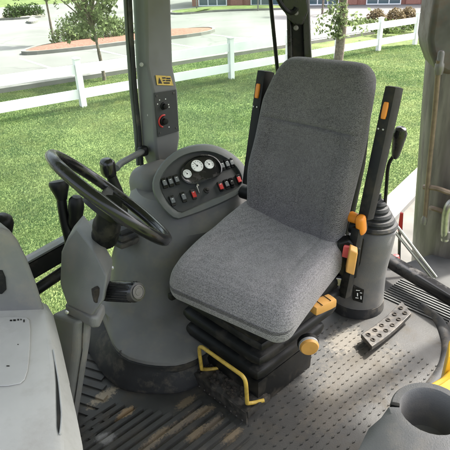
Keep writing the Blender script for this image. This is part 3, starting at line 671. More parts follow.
for (x, y, r, lab) in ((187, 174, .020, None), (197, 166, .028, None), (209, 164.5, .022, None)):
    q = dp(x, y, .006)
    gg = mk('gauge', lathe([(r, 0), (r, .004), (r*.92, .005), (r*.9, .003), (0, .003)], q, en, 28), WHITE, clus)
    tk = []
    for k in range(9):
        a = R(-30+k*30); dd = e1*math.cos(a)+e2*math.sin(a); tk.append(box(q+en*.0033+dd*r*.72, (r*.2, r*.06, .0006), axes(dd, en.cross(dd), en)))
    dd = e1*math.cos(R(120))+e2*math.sin(R(120)); tk.append(box(q+en*.0042+dd*r*.25, (r*.8, r*.07, .0006), axes(dd, en.cross(dd), en))); tk.append(lathe([(r*.14, 0), (r*.12, .003), (0, .003)], q+en*.003, en, 10))
    mk('dial_marks', merge(*tk), BLACK, gg, smooth=False)
def switch(px, py, m, w=.021, h=.046, mark=None, sy=1):
    q = dp(px, py, -.003); ra = axes(e1, e2, en)
    o = mk('rocker_switch', rbox((w, h, .016), .003, (2, 4, 2), deform=lambda p: Vector((p.x, p.y, p.z+(.004 if p.z > 0 else 0)*(1 if p.y > 0 else -.6))), c=q+en*.004, rot=ra), BLACKG, con)
    mk('switch_mark', box(q+en*.0162+e2*h*random.uniform(.1, .25), (w*.3, .003, .0006), axes(e1, e2, en)), WHITE, o, smooth=False)
    mk('switch_cap', rbox((w*.86, h*(.8 if m is RED else .72), .006), .0015, (2, 2, 2), c=q+en*.0125+e2*h*(.05 if m is RED else .1), rot=ra), m, o); return o
LG = mat('switch_grey', (.14, .15, .155), .5); 
for x, y, m in ((164, 184, LG), (170, 182.5, LG), (176, 180.5, LG), (172, 201.5, LG), (183, 198, LG), (193, 195, RED),
                (220, 187, RED), (226, 185, LG), (231, 183.5, BLACK), (238, 180, RED), (221.5, 166.5, LG), (226.5, 165, LG), (231, 163.5, LG)):
    switch(x, y, m)
q = dp(206.5, 190.5, -.003); mk('ignition_switch', lathe([(.014, 0), (.013, .007), (.008, .008), (.008, .02), (.005, .021), (0, .021)], q, en, 18), BLACKG, con)
mk('key', merge(box(dp(197.5, 190, .012), (.004, .034, .018), axes(e1, e2, en)), lathe([(.006, 0), (.006, .012), (0, .012)], dp(197, 186, -.003), en, 10)), CHROME, con, bevel=.001)
mk('screw', lathe([(.005, 0), (.004, .003), (0, .004)], dp(159, 195, -.003), en, 10), STEEL, con)
for x, y, z in ((121, 352, .125), (150, 356, .12), (183, 347, .12)):
    mk('screw', lathe([(.008, 0), (.007, .004), (0, .005)], at_z(x, y, z+.012), (.1, -.8, .6), 12), STEELD, con)
# rounded shoulder left of the panel, under the pillar
sh = rbox((.26, .22, .3), .08, (8, 8, 8), c=W(.02, -.70, .53), rot=AX)
mk('shoulder', sh, GREYC, con)
# dark boot on console side and small clutter
bq = at_z(125, 238, .52); 
mk('column_gaiter', merge(*[rbox((.15-.02*k, .15-.02*k, .03), .012, (4, 4, 2), c=at_z(126, 236, .47)+ZV*(.026*k), rot=AX) for k in range(3)]), RUBBER, con)
mk('cable_clip', rbox((.05, .03, .03), .008, (3, 3, 3), c=at_z(174, 295, .30), rot=AX), BLACK, con)

# ------------------------------------------------------------------ driver seat
seat = thing('driver_seat', 'grey tweed operator seat with high back and raised black armrests', 'seat', (S.x, S.y, 0), R(133))
def SL(p): return Matrix.Translation(S) @ Matrix.Rotation(R(133), 4, 'Z') @ Vector(p)
UR = Matrix.Rotation(R(5), 4, 'Z')
def up_(g): return [UR @ Vector(v) for v in g[0]], g[1]
def cdef(p):
    x, y, z = p; q = Vector(p); t = max(0, z/.075)
    q.z += .022*max(0, abs(x)/.27-.45)**1.5*2*t*(1 if y < .2 else max(0, 1-(y-.2)/.1)) if z > 0 else 0
    q.z -= .014*t*math.exp(-((x/.15)**2+((y+.02)/.2)**2))
    if y > .1: q.z -= .05*((y-.1)/.2)**2*(1 if z > 0 else .35)
    q.z += .02*max(0, -y/.3)
    q.x *= 1-.06*max(0, -y/.3)-.03*max(0, y/.3)**2
    bl = max(0, x/.26)**1.3*min(1, max(0, .55-y/.42)); q.z += .05*bl*(1 if z > 0 else .5); q.x += .012*bl
    q.x -= .035*max(0, -x/.26)*max(0, y/.3)
    if z > 0:
        for xs in (-.155, .155): q.z -= .004*math.exp(-((x-xs)/.008)**2)*(1 if y < .2 else 0)
        q.z += .0025*math.sin(x*31+y*17)*math.cos(y*23-x*9)
    return q
UR2 = Matrix.Rotation(R(9), 4, 'Z')
cg_ = rbox((.52, .60, .155), .062, (44, 48, 10), cdef, c=(-.024, .045, .455))
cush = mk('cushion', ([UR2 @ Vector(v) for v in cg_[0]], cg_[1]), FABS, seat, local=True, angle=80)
LEAN = R(14)
RB = Matrix.Rotation(-LEAN*-1, 3, 'X')
def bdef(p):
    x, y, z = p; q = Vector(p); h = z/.35     # -1..1
    w = 1-.10*max(0, h)**2-.16*max(0, h-.55)-.05*max(0, -h)
    q.x *= w
    front = y > 0
    q.y += .045*(abs(x)/.25)**2.2*(1 if h < .5 else max(0, 1-(h-.5)/.45))
    q.y += .03*math.exp(-((h+.35)/.35)**2)*(1 if front else .3)
    if front:
        fe = max(0, min(1, (.225-abs(x))/.05)); q.y -= fe*.014*math.exp(-((z-.105-.02*x)/.0055)**2); q.y += fe*.004*math.exp(-((z-.105-.02*x-.022)/.014)**2)+fe*.003*math.exp(-((z-.105-.02*x+.022)/.014)**2)
        q.y -= .006*math.exp(-((abs(x)-.16)/.007)**2)*(1 if z < .10 else 0)
    q.y -= .02*max(0, h-.6)
    q.y += .002*math.sin(x*27+z*13)*math.cos(z*19-x*8)
    q.z -= .012*max(0, (abs(x)-.12)/.12)**2*(1 if h > .8 else 0)
    return q
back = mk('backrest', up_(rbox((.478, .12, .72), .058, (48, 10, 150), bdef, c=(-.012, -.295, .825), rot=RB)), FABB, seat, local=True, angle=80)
# back shell behind the fabric
mk('back_shell', up_(rbox((.44, .05, .62), .022, (8, 4, 8), lambda p: Vector((p.x*(1-.15*max(0, p.z/.31)), p.y, p.z)), c=(0, -.355, .80), rot=RB)), BLACK, seat, local=True)
for s in (-1, 1):
    ca = Vector((-.300 if s < 0 else .265, -.295, .84))
    arm = mk('armrest', up_(rbox((.044, .07, .49), .008, (4, 4, 8), lambda p: Vector((p.x, p.y*(1+.12*p.z/.28), p.z)), c=ca+RB @ Vector((0, 0, .03)), rot=RB)), BLACK, seat, local=True)
    tp = ca+RB @ Vector((0, .040, .19))
    mk('height_button', up_(rbox((.019, .016, .06), .006, (4, 4, 4), c=tp, rot=RB)), ORG, arm, local=True)
    for xx in (-.009, .009): mk('screw', up_(lathe([(.0035, 0), (.0035, .002), (0, .003)], ca+RB @ Vector((xx, .040, .125)), RB @ Vector((0, 1, 0)), 8)), CHROME, arm, local=True)
    mk('armrest_pivot', up_(lathe([(.03, 0), (.03, .05), (.02, .056), (0, .056)], (s*.25, -.235, .59), (s, 0, 0), 18)), BLACK, seat, local=True)
# under-cushion pan and bellows
mk('seat_pan', rbox((.47, .54, .07), .03, (10, 10, 4), c=(-.01, .03, .372)), BLACK, seat, local=True)
for k, (z, w, d, h) in enumerate(((.318, .46, .53, .07), (.245, .44, .48, .075), (.17, .42, .42, .08))):
    mk('bellows_fold', rbox((w, d, h), h*.42, (10, 10, 6), lambda p, h=h: Vector((p.x*(1-.22*max(0, -p.z/h)), p.y*(1-.22*max(0, -p.z/h)), p.z)), c=(-.03, .295-d/2, z)), BLACK, seat, local=True)
mk('seat_base', rbox((.38, .33, .14), .012, (2, 2, 2), c=(-.035, .11, .07)), BLACK, seat, local=True)
sp = mk('step_plate', merge(box((-.07, .29, .055), (.34, .12, .008)), box((-.07, .352, .03), (.34, .006, .056)), box((-.242, .29, .05), (.006, .12, .03)), box((.102, .29, .05), (.006, .12, .03))), WORN, seat, local=True, smooth=False)
lump = [lathe([(0, -.004), (r, 0), (r*.7, r*.6), (0, r*.8)], (random.uniform(-.2, .06), random.uniform(.255, .335), .059), (random.gauss(0, .3), random.gauss(0, .3), 1), 6) for r in [random.uniform(.003, .012) for _ in range(70)]]
mk('dirt', merge(*lump), DIRT, seat, local=True, smooth=False)
st_ = [lathe([(.004, 0), (.003, .003), (0, .004)], (-.22+.03*i, .356, .012+.018*j), (0, 1, 0), 6) for i in range(11) for j in range(3)]
for q_ in st_[::3]: mk('stud', q_, STEELD, sp, local=True)
hx0, hx1, hy = .025, -.225, .335
hp = smoothpath([(hx0-.03, hy-.07, .062), (hx0, hy-.03, .064), (hx0, hy, .085)], 4)+smoothpath([(hx0, hy, .09), (hx0, hy+.005, .185), (hx0-.012, hy+.006, .209), (hx0-.03, hy+.006, .213)], 4)+smoothpath([(hx1+.03, hy+.006, .213), (hx1+.012, hy+.006, .209), (hx1, hy+.005, .185), (hx1, hy, .09)], 4)+smoothpath([(hx1, hy, .085), (hx1, hy-.03, .064), (hx1-.02, hy-.07, .062)], 4)
mk('slide_handle', tube(hp, .0075, 10), YROD, seat, local=True)
kc = Vector((-.300, .085, .255)); kx = Vector((-.75, .66, 0)).normalized()
kn_ = mk('weight_knob', lathe([(.036, 0), (.036, .020), (.031, .028), (.018, .029), (0, .027)], kc, kx, 28), YEL, seat, local=True)
mk('knob_ring', lathe([(.039, -.012), (.041, -.004), (.039, .006), (.035, .006)], kc, kx, 28), BLACK, kn_, local=True)
mk('knob_rim', lathe([(.0372, .004), (.0372, .018), (.033, .020), (.033, .006)], kc, kx, 28), GREYL, kn_, local=True)
lv = mk('tilt_lever', rbox((.05, .10, .038), .008, (4, 4, 4), c=(-.30, .012, .392), rot=Matrix.Rotation(R(-12), 3, 'Z')), YEL, seat, local=True)
mk('grip_line', merge(*[rbox((.045, .003, .003), .001, (1, 1, 1), c=Vector((-.30+.002*k, .012+.022*k, .412)), rot=Matrix.Rotation(R(-12), 3, 'Z')) for k in (-1, 1)]), BLACK, lv, local=True)
# belt buckles
def face(poly, y, d): return prism([at_y(a, b, y) for a, b in poly], Vector((.01, d, 0)))
bk = mk('belt_buckle', face([(338, 243), (349, 240), (361, 250), (357, 279), (347, 282), (334, 270)], 1.655, .05), BLACK, seat, bevel=.008)
mk('buckle_button', face([(343.5, 246), (351, 247.5), (348.5, 259), (341.5, 257)], 1.645, .02), PINK, bk, bevel=.003)
mk('release_tab', face([(350, 249.5), (358, 253), (354, 276), (345.5, 272.5)], 1.595, .045), YEL, bk, bevel=.005)
mk('buckle_bolt', face([(336, 278), (342, 279), (341, 287), (335, 285)], 1.655, .02), CHROME, bk, bevel=.002)
rk = mk('recliner_knob', rbox((.035, .04, .085), .014, (4, 4, 5), c=(-.28, -.235, .62), rot=Matrix.Rotation(R(-14), 3, 'X')), ORG, seat, local=True)
mk('knob_stem', lathe([(.02, 0), (.022, .03), (.012, .05), (0, .05)], (-.255, -.25, .63), (1, 0, 0), 14), ORG, rk, local=True)
mk('belt_bracket', rbox((.04, .05, .3), .01, (2, 2, 2), c=(-.27, -.21, .46), rot=Matrix.Rotation(R(10), 3, 'X')), BLACK, seat, local=True)

# ------------------------------------------------------------------ steering column
colm = thing('steering_column', 'black steering wheel on a grey tilting column with a stalk knob', 'steering column', tuple(W(-.80, 0, 0)))
A = R(46); NW = Vector((math.cos(R(28))*math.sin(A), math.sin(R(28))*math.sin(A), math.cos(A)))
HUB = Vector((-.319, 1.30, .929)); wx = ZV.cross(NW).normalized(); wy = NW.cross(wx)
CA = (HUB-at_y(104, 243, 1.41)).normalized()
rim = [HUB+(wx*math.cos(a)+wy*math.sin(a))*.195 for a in np.linspace(0, 2*math.pi, 64, endpoint=False)]
wheel = mk('steering_wheel', tube(rim, .0165, 14, closed=True), BLACKG, colm)
spk = []
for a in (R(-20), R(200), R(90)):
    dd = wx*math.cos(a)+wy*math.sin(a); ss = NW.cross(dd)
    spk.append(loft([[HUB+dd*r-NW*dz+ss*w+NW*h for w, h in ((-wd, -.008), (wd, -.008), (wd*.8, .008), (-wd*.8, .008))] for r, dz, wd in ((.03, .03, .03), (.09, .028, .024), (.15, .012, .019), (.19, 0, .016))]))
mk('spoke', merge(*spk), BLACK, wheel, bevel=.003)
mk('hub', lathe([(.06, -.05), (.062, -.02), (.05, -.008), (0, -.006)], HUB, NW, 28), BLACK, wheel)
mk('column_tube', lathe([(.040, -.215), (.043, -.19), (.039, -.175), (.043, -.15), (.042, -.13), (.036, -.12), (.034, -.03)], HUB, CA, 24), BLACK, colm)
fp = [(77, 227, 1.43), (67, 239, 1.445), (61, 253, 1.445), (60, 285, 1.42), (66, 306, 1.33), (92, 317, 1.25), (104, 301, 1.23), (107, 277, 1.23), (92, 250, 1.30)]
fpp = [at_y(*q) for q in fp]; dv = Vector((.0, .10, .0))
cen = sum(fpp, Vector())/len(fpp)
cov = mk('column_cover', loft([fpp, [q+dv for q in fpp]]), GREY, colm, bevel=.009, segs=3, angle=25)
cb_ = [at_y(*q) for q in ((64, 303, 1.345), (91, 317, 1.26), (99, 317, 1.27), (105, 304, 1.36), (84, 296, 1.45))]
mk('column_collar', prism([q+Vector((0, 0, 0)) for q in cb_], (-.004, .0, -.045)), GREY, colm, bevel=.01, segs=3)
pt = [at_y(*q) for q in ((51, 314, 1.36), (75, 322, 1.28), (90, 319, 1.30), (92, 308, 1.38), (80, 301, 1.45))]
off = Vector((-.135, .03, -(pt[1].z)))
pb_ = [Vector((q.x, q.y, 0))+Vector((off.x, off.y, 0)) for q in pt]
mid_ = [a.lerp(b, .25)+Vector((.008, 0, 0)) for a, b in zip(pt, pb_)]
mk('pedestal', loft([pb_, mid_, pt]), GREY, colm, bevel=.012, segs=3, angle=30)
seam_ = [pt[1].lerp(pt[2], .55).lerp(pb_[1].lerp(pb_[2], .55), f)+Vector((.008*min(1, f/.25)*(1-max(0, f-.25)/.75), -.0015, 0)) for f in np.linspace(0, 1, 9)]
mk('seam', tube(seam_, .0022, 6), RUBBER, colm)
sa = at_y(106, 291, 1.31); sb = at_y(138, 292, 1.22); sdv = (sb-sa).normalized(); sl = (sb-sa).length
flute = []
stk = mk('stalk_knob', lathe([(.022, 0), (.031, .01), (.0315, sl*.9), (.028, sl), (.0, sl+.002)], sa, sdv, 32), BLACKG, colm)
mk('knob_grooves', merge(*[tube([sa+sdv*.015+q*.0315, sa+sdv*sl*.88+q*.0315], .0022, 5) for q in [(ZV*math.cos(a)+sdv.cross(ZV).normalized()*math.sin(a)) for a in np.linspace(0, 6.283, 22, endpoint=False)]]), BLACK, stk)
mk('knob_badge', lathe([(.021, 0), (.021, .0015), (.018, .002), (.0175, .0005), (.011, .0005), (.0105, .0015), (0, .002)], sb+sdv*.0015, sdv, 24), STEELD, stk)
mk('stalk', tube([sa-sdv*.05, sa], .013, 12), BLACK, colm)
q = at_y(101, 284, 1.31)
mk('stalk_opening', rbox((.03, .02, .05), .006, (2, 2, 2), c=q+Vector((0, -.055, 0)), rot=AX), DIRT, colm)
for x, y in ((67, 312), (112, 268)): mk('screw', lathe([(.007, 0), (.006, .004), (0, .005)], at_y(x, y, 1.31 if x < 100 else 1.40), (.3, -1, .3), 10), CHROME, colm)

# levers by the steering column
t = thing('control_lever', 'tall black lever with a flat-topped knob left of the steering wheel', 'lever', tuple(at_y(72, 262, 1.62)))
pth = smoothpath([at_y(72, 275, 1.62), at_y(70, 245, 1.64), at_y(64.5, 220, 1.66), at_y(61, 196, 1.68)], 5)
mk('shaft', tube(pth, [.020]*6+[.018]*10, 12), BLACK, t)
q = at_y(60.5, 192, 1.68); ax_ = (at_y(58, 180, 1.69)-q).normalized()
mk('knob', lathe([(.018, -.03), (.024, -.01), (.033, .015), (.036, .03), (.033, .04), (.02, .043), (0, .043)], q, ax_, 24), BLACK, t)
t = thing('control_lever', 'shorter black grip lever standing between the tall lever and the steering column', 'lever', tuple(at_y(76, 250, 1.62)))
g0 = at_y(75.5, 222, 1.66); g1 = at_y(76.5, 197, 1.66); gx = (g1-g0).normalized(); gl_ = (g1-g0).length
mk('grip', lathe([(.022, -.02), (.029, 0), (.026, gl_*.3), (.029, gl_*.6), (.026, gl_*.9), (.016, gl_*1.02), (0, gl_*1.04)], g0, gx, 20), BLACK, t)
mk('shaft', tube([at_y(79, 262, 1.63), at_y(77.5, 240, 1.65), g0], .016, 10), BLACK, t)
mk('gaiter', lathe([(.045, 0), (.04, .02), (.042, .025), (.032, .045), (.03, .06), (.018, .07)], at_y(78, 247, 1.65), (0, 0, 1), 20), RUBBER, t)
# dark lever with grab rod behind the wheel
t = thing('shuttle_lever', 'black hand lever just behind the steering wheel rim, below the grab rod', 'lever', tuple(at_y(118, 205, 1.75)))
q0 = at_y(121, 200, 1.72); q1 = at_y(108, 168, 1.72)
mk('shaft', tube(smoothpath([q0-ZV*.1, q0, q0.lerp(q1, .6), q1], 5), .019, 12), BLACK, t)
mk('knob', rbox((.05, .06, .075), .022, (6, 6, 6), c=q1, rot=AX), BLACKG, t)
t = thing('grab_rod', 'slim dark grey grab rod running from the pillar foot towards the steering wheel', 'grab handle', tuple(wall(143, 152, -.78)))
ra_ = wall(143, 151, -.80); rb_ = at_y(116, 166, 1.95)
mk('rod', tube(smoothpath([ra_, ra_.lerp(rb_, .15)+ZV*-.0, ra_.lerp(rb_, .8), rb_-ZV*.01], 6), .014, 12), GREYD, t)
mk('rod_end', rbox((.05, .04, .05), .015, (4, 4, 4), c=ra_, rot=AX), BLACK, t)

# ------------------------------------------------------------------ front cowl
cowl = thing('front_cowl', 'pale grey plastic front cowl with a dark side slot in the lower left corner', 'cowl', tuple(at_z(20, 380, 0)))
zt = .62
tp = [(-160, 306), (20, 306), (40, 308), (45, 316), (50, 345), (54, 385), (55, 420), (53, 450), (48, 520), (-160, 520)]
sl_ = [(-170, 300), (24, 302), (47, 304), (53, 314), (61, 345), (70, 385), (77, 415), (83, 445), (92, 520), (-170, 540)]
T = [at_z(*p, zt) for p in tp]; Sx = [at_z(*p, .545) for p in sl_]
mid = [a.lerp(b, .35)+ZV*.018 for a, b in zip(T, Sx)]
bot = [q+Vector((-.035, .0, -.545)) for q in Sx]
lip = [q+Vector((-.012, 0, -.035)) for q in Sx]
cw = mk('body', loft([bot, lip, Sx, mid, T]), GREYL, cowl, bevel=.006, angle=35)
slot = [(55, 358), (57.5, 366), (60, 385), (62, 410), (62, 424), (56.5, 435), (54.5, 432), (56, 415), (55.5, 390)]
def edge(P, t):
    k = min(int(t), len(P)-2); return P[k].lerp(P[k+1], t-k)
sl_l, sl_r = [], []
for t in np.linspace(0, 1, 15):
    k = 4.25+t*2.45; a, b_ = edge(T, k), edge(mid, k); wd = max(0, 1-abs(2*t**1.25-1)**2.6)
    nn = (edge(T, k+.1)-edge(T, k-.1)).cross(b_-a).normalized(); nn = -nn if nn.z < 0 else nn
    l_, r_ = .62-.5*wd*(.35+.65*t), .70+.25*wd
    sl_l.append(a.lerp(b_, l_)+nn*.002); sl_r.append(a.lerp(b_, r_)+nn*.002)
n_ = len(sl_l)
mk('slot', (sl_l+sl_r, [(i, i+1, n_+i+1, n_+i) for i in range(n_-1)]), BLACK, cowl, smooth=False)
mk('slot_lip', tube([q+nn*.0005 for q in sl_r], .0028, 8), GREYL, cowl)
blk = [(-150, 225), (2, 227), (12, 232), (20, 242), (29, 260), (38, 284), (46, 309), (46, 316), (-150, 318)]
yb = at_z(25, 310, zt).y
bp = [at_y(*p, yb) for p in blk]
hood = mk('upper_hood', prism(bp, Vector((-.3, .36, -.03))), GREY, cowl, bevel=.02, segs=3)
hl = [at_y(x, y, yb-.004) for x, y in ((-8, 270), (2, 271), (5, 278), (6, 290), (2, 294), (-8, 294))]
mk('recess', prism(hl, (0, .006, 0)), BLACK, cowl, smooth=False)
dl = rp2([(-20, 319), (26, 317), (30.5, 322), (30, 350), (27, 378), (18, 386), (-20, 387)], 1)
dec = mk('cover_plate', prism([at_z(*p, zt+.001) for p in dl], (0, 0, .003)), GREYL, cowl, bevel=.0012)
gm = []
for x, y, w_, h_ in ((11, 320.5, 2.2, 1.4), (14.5, 320.3, 2.5, 1.6), (18.2, 319.8, 1.6, 1.6), (21, 319.6, 1.2, 1.3), (24, 321, 1.2, 2.6), (18, 344.5, 1, .8), (8, 366, 3, 1)):
    gm.append(prism([at_z(x+a*w_/2, y+b*h_/2, zt+.0045) for a, b in ((-1, -1), (1, -1), (1, 1), (-1, 1))], (0, 0, .0006)))
mk('print_mark', merge(*gm), BLACK, dec, smooth=False)
t = thing('lever_knob', 'round black knob standing behind the front cowl at the left edge', 'lever', tuple(at_y(4, 240, 1.55)))
q = at_y(3, 224, 1.55); mk('knob', lathe([(.02, -.05), (.03, -.02), (.036, 0), (.034, .02), (.022, .034), (0, .038)], q, (.1, -.2, 1), 24), BLACK, t)
mk('stem', tube([q-ZV*.25, q], .014, 10), BLACK, t)

# ------------------------------------------------------------------ rear console with gear lever
rc = thing('rear_console', 'tapered grey pedestal with black bellows boot and tall gear lever beside the seat', 'console', (.635, 2.03, 0))
def oval(cx, cy, z, a, b): return [Vector((cx, cy, z))+Vector((math.cos(t)*a, math.sin(t)*b, 0)) for t in np.linspace(0, 2*math.pi, 32, endpoint=False)]
mk('base_trim', loft([oval(.635, 2.03, 0, .135, .135), oval(.635, 2.03, .045, .13, .13)]), RUBBER, rc)
mk('pedestal', loft([oval(.635, 2.03, .047, .128, .128), oval(.645, 2.025, .2, .112, .115), oval(.675, 2.015, .36, .096, .1), oval(.686, 2.01, .425, .088, .09), oval(.686, 2.01, .435, .074, .08)]), GREYC, rc, angle=50)
prof = []
bc = Vector((.686, 2.01, .436)); r = .09; h = 0
for k in range(5):
    prof += [(r, h), (r+.004, h+.008), (r-.002, h+.02), (r-.014, h+.024)]; r -= .0145; h += .026
prof += [(.012, h+.006), (.009, h+.03)]
mk('bellows_boot', lathe(prof, bc, (-.03, 0, 1), 28), RUBBER, rc)
yl = 2.0
lp = smoothpath([at_y(384.5, 212, yl), at_y(386.5, 185, yl), at_y(388.5, 165, yl-.02), at_y(394, 155, yl-.05), at_y(397, 148, yl-.07)], 5)
lev = mk('gear_lever', tube(lp, .0075, 10), BLACK, rc)
ka, kb = at_y(395, 158, yl-.06), at_y(400.5, 131, yl-.10); kd_ = (kb-ka).normalized(); kl_ = (kb-ka).length
mk('knob', lathe([(.009, -.0), (.016, .015), (.02, kl_*.35), (.026, kl_*.75), (.028, kl_*.92), (.02, kl_*1.08), (0, kl_*1.12)], ka, kd_, 20), BLACKG, lev)
stq = [at_y(x, y, 1.905) for x, y in ((354, 287), (364, 290), (362.5, 303), (353, 300))]
mk('decal', prism([q+Vector((0, -.0, 0)) for q in stq], (0, .02, 0)), BLACK, rc, smooth=False)
mk('decal_mark', merge(*[prism([at_y(x+dx, y+dy, 1.903) for dx, dy in ((0, 0), (w_, .4), (w_, h_), (0, h_-.3))], (0, .001, 0)) for x, y, w_, h_ in ((356, 290, 4, .9), (357, 293, 1, 3.5), (360, 292.5, 2, 1), (355.5, 297.5, 3, 1), (360.5, 296, 1, 3.5))]), WHITE, rc, smooth=False)
nq = [at_y(x, y, 1.93) for x, y in ((357, 237), (364, 240), (359, 272), (350, 274), (347, 268))]
mk('notch', prism(nq, (0, .02, 0)), BLACK, rc, smooth=False)

# pedal
ped = thing('foot_pedal', 'worn steel foot pedal with round grip holes on the floor by the grey pedestal', 'pedal', tuple(at_z(386, 325, 0)))
pc = [at_z(x, y, .055) for x, y in ((361, 334), (372, 346.5), (411.5, 313), (402, 301))]
ua, ub = (pc[3]-pc[0]), (pc[1]-pc[0])
rr_ = []
for k in range(7):
    f = k/6; bend = -.016*math.sin(f*math.pi)
    a, b_ = pc[0].lerp(pc[3], f), pc[1].lerp(pc[2], f); rr_.append([a+ZV*bend, b_+ZV*bend, b_+ZV*(bend-.022), a+ZV*(bend-.022)])
mk('plate', loft(rr_), WORN, ped, bevel=.003)
tr_ = []
for i in range(6):
    for j in range(2):
        f = (i+.6)/6.2; gq = (j+.7)/2.4; q = pc[0].lerp(pc[3], f).lerp(pc[1].lerp(pc[2], f), gq)+ZV*(-.016*math.sin(f*math.pi)+.001)
        tr_.append(lathe([(.011, -.004), (.011, .003), (.007, .004), (.006, -.002), (0, -.003)], q, (0, 0, 1), 12))
for q_ in tr_: mk('grip_hole', q_, DIRT, ped)
mk('pedal_arm', tube([at_z(390, 322, .03), at_z(395, 322, .0)-ZV*.01], .012, 8), STEELD, ped)

# ------------------------------------------------------------------ cup holder, grab rail
cup = thing('cup_holder', 'grey moulded cup holder in the lower right corner', 'cup holder', tuple(at_z(425, 405, 0)))
zc = .60; cc = at_z(431, 411, zc)
pr = [(.092, -.22), (.090, -.10), (.088, -.03), (.087, -.006), (.083, 0), (.068, 0), (.064, -.006), (.058, -.10), (.054, -.115), (0, -.117)]
mk('cup_well', lathe(pr, cc, (-.06, -.04, 1), 56), GREYC, cup)
ang = [R(a) for a in (172, 185, 200, 215, 230, 245, 260, 275, 290, 305)]
def pol(a, r, z): return Vector((cc.x+math.cos(a)*r, cc.y+math.sin(a)*r, z))
dist = [.10, .14, .19, .23, .25, .27, .28, .28, .28, .28]; hz_ = [.575, .565, .55, .535, .525, .52, .52, .52, .53, .54]
A0 = [pol(a, .0665, .592) for a in ang]; A1 = [pol(a, .069, .604) for a in ang]; A2 = [pol(a, .092, .603) for a in ang]
A3 = [pol(a, .092+(d-.092)*.55, .603-(.603-h)*.42) for a, d, h in zip(ang, dist, hz_)]; A4 = [pol(a, d, h) for a, d, h in zip(ang, dist, hz_)]
A5 = [q-ZV*.02+(q-cc).normalized()*.006 for q in A4]; A6 = [q-ZV*.42 for q in A5]
rg_ = [A6, A5, A4, A3, A2, A1, A0, [q-ZV*.05 for q in A0]]; na = len(A0)
bv, bf = loft(rg_, cap=False); bf = [f for i, f in enumerate(bf) if i % na != na-1]
mk('bracket', (bv, bf), GREYC, cup, angle=35)
sd3 = R(163); mk('handle_slot', rbox((.022, .012, .05), .003, (2, 2, 2), c=pol(sd3, .077, .5775), rot=axes((math.cos(sd3), math.sin(sd3), 0), (-math.sin(sd3), math.cos(sd3), 0), (0, 0, 1))), BLACK, cup)
def ins(P, k): c = sum(P, Vector())/len(P); return [q+(c-q).normalized()*k for q in P]
rail = thing('yellow_fender', 'yellow painted panel edge behind the cup holder at the right edge', 'panel', tuple(at_z(440, 380, .2)))
yp = rp2([(418, 392), (424, 386), (430, 382), (437, 377), (444, 371), (453, 364), (500, 340), (520, 400), (430, 420)], 1)
y_ = [at_z(*p, .36) for p in yp]
mk('panel', loft([[q-ZV*.4 for q in y_], [q-ZV*.02 for q in y_], ins(y_, .012)]), YPAINT, rail, bevel=.004)
rg = [at_z(*p, .385) for p in ((431, 396), (438, 385), (447, 379), (470, 366), (480, 400))]
mk('raised_edge', prism(rg, (0, 0, -.02)), YPAINT, rail, bevel=.005)
mk('upright', prism([at_z(*p, .42) for p in ((449, 340), (462, 333), (470, 352), (448, 356))], (0, 0, -.4)), YPAINT, rail, bevel=.006)

# ------------------------------------------------------------------ backhoe boom behind the cab
boom = thing('backhoe_boom', 'weathered steel boom with clamped pipes outside the rear opening', 'boom', tuple(at_y(440, 270, 2.85)-ZV*.2))
yb2 = 2.95
def by(px, py, y=yb2): return at_y(px+7, py, y)
TUBEM = mat('streaked_steel', (.175, .157, .15), .42, metal=.2, noise=.55, nscale=7, bump=.3, bscale=40, dust=(.09, .075, .062), dust_amt=.85, dscale=6)  # upright streaks: weathering, plus highlights along the tube put into the colour
for n_ in [q for q in TUBEM.node_tree.nodes if q.type == 'TEX_NOISE'][:2]:
    mp_ = TUBEM.node_tree.nodes.new('ShaderNodeMapping'); mp_.inputs['Scale'].default_value = (1.6, 1.6, .22); src_ = n_.inputs['Vector'].links[0].from_socket
    TUBEM.node_tree.links.new(src_, mp_.inputs[0]); TUBEM.node_tree.links.new(mp_.outputs[0], n_.inputs['Vector'])
def cyl(rows, name, m, n=28, depth=1.0):
    rings = []
    for py, xl, xr in rows:
        a, b_ = by(xl, py), by(xr, py); c = (a+b_)/2; rr = (b_-a).length/2; rings.append([c+(b_-a).normalized()*rr*math.cos(t)+Vector((0, 1, .0))*rr*depth*math.sin(t) for t in np.linspace(0, 2*math.pi, n, endpoint=False)])
    return mk(name, loft(rings), m, boom, angle=35)
cyl([(-40, 429, 515), (40, 423, 511), (100, 418, 506), (200, 411, 497), (262, 407, 492), (330, 403, 485)], 'boom_tube', TUBEM)
hp_ = [by(x, y, yb2-.22) for x, y in ((431, -30), (421.5, 40), (423, 52), (429.5, 70), (440, 76), (475, 70), (520, 40), (520, -30))]
mk('upper_casing', prism(hp_, (0.06, .34, 0)), STEELD, boom, bevel=.03, segs=3)
pa = smoothpath([by(434.5, 60, yb2-.27), by(433, 76, yb2-.27), by(431, 100, yb2-.25), by(427, 150, yb2-.23), by(423, 200, yb2-.22), by(420, 222, yb2-.22)], 5)
pa = smoothpath([by(432, 60, yb2-.27), by(430.5, 80, yb2-.25), by(427, 120, yb2-.22), by(422, 170, yb2-.2), by(417.5, 222, yb2-.2)], 5)
pip = mk('hydraulic_pipe', tube(pa, .014, 10), BRASS, boom)
mk('fitting', lathe([(.02, 0), (.024, .02), (.024, .05), (.018, .06), (.018, .11), (.012, .12)], by(431.5, 74, yb2-.26), (by(434, 55, yb2-.27)-by(431.5, 74, yb2-.26)), 10), STEEL, pip)
mk('fitting', lathe([(.018, 0), (.02, .03), (.014, .05), (.012, .07)], by(416.5, 224, yb2-.2), ZV, 10), STEEL, pip)
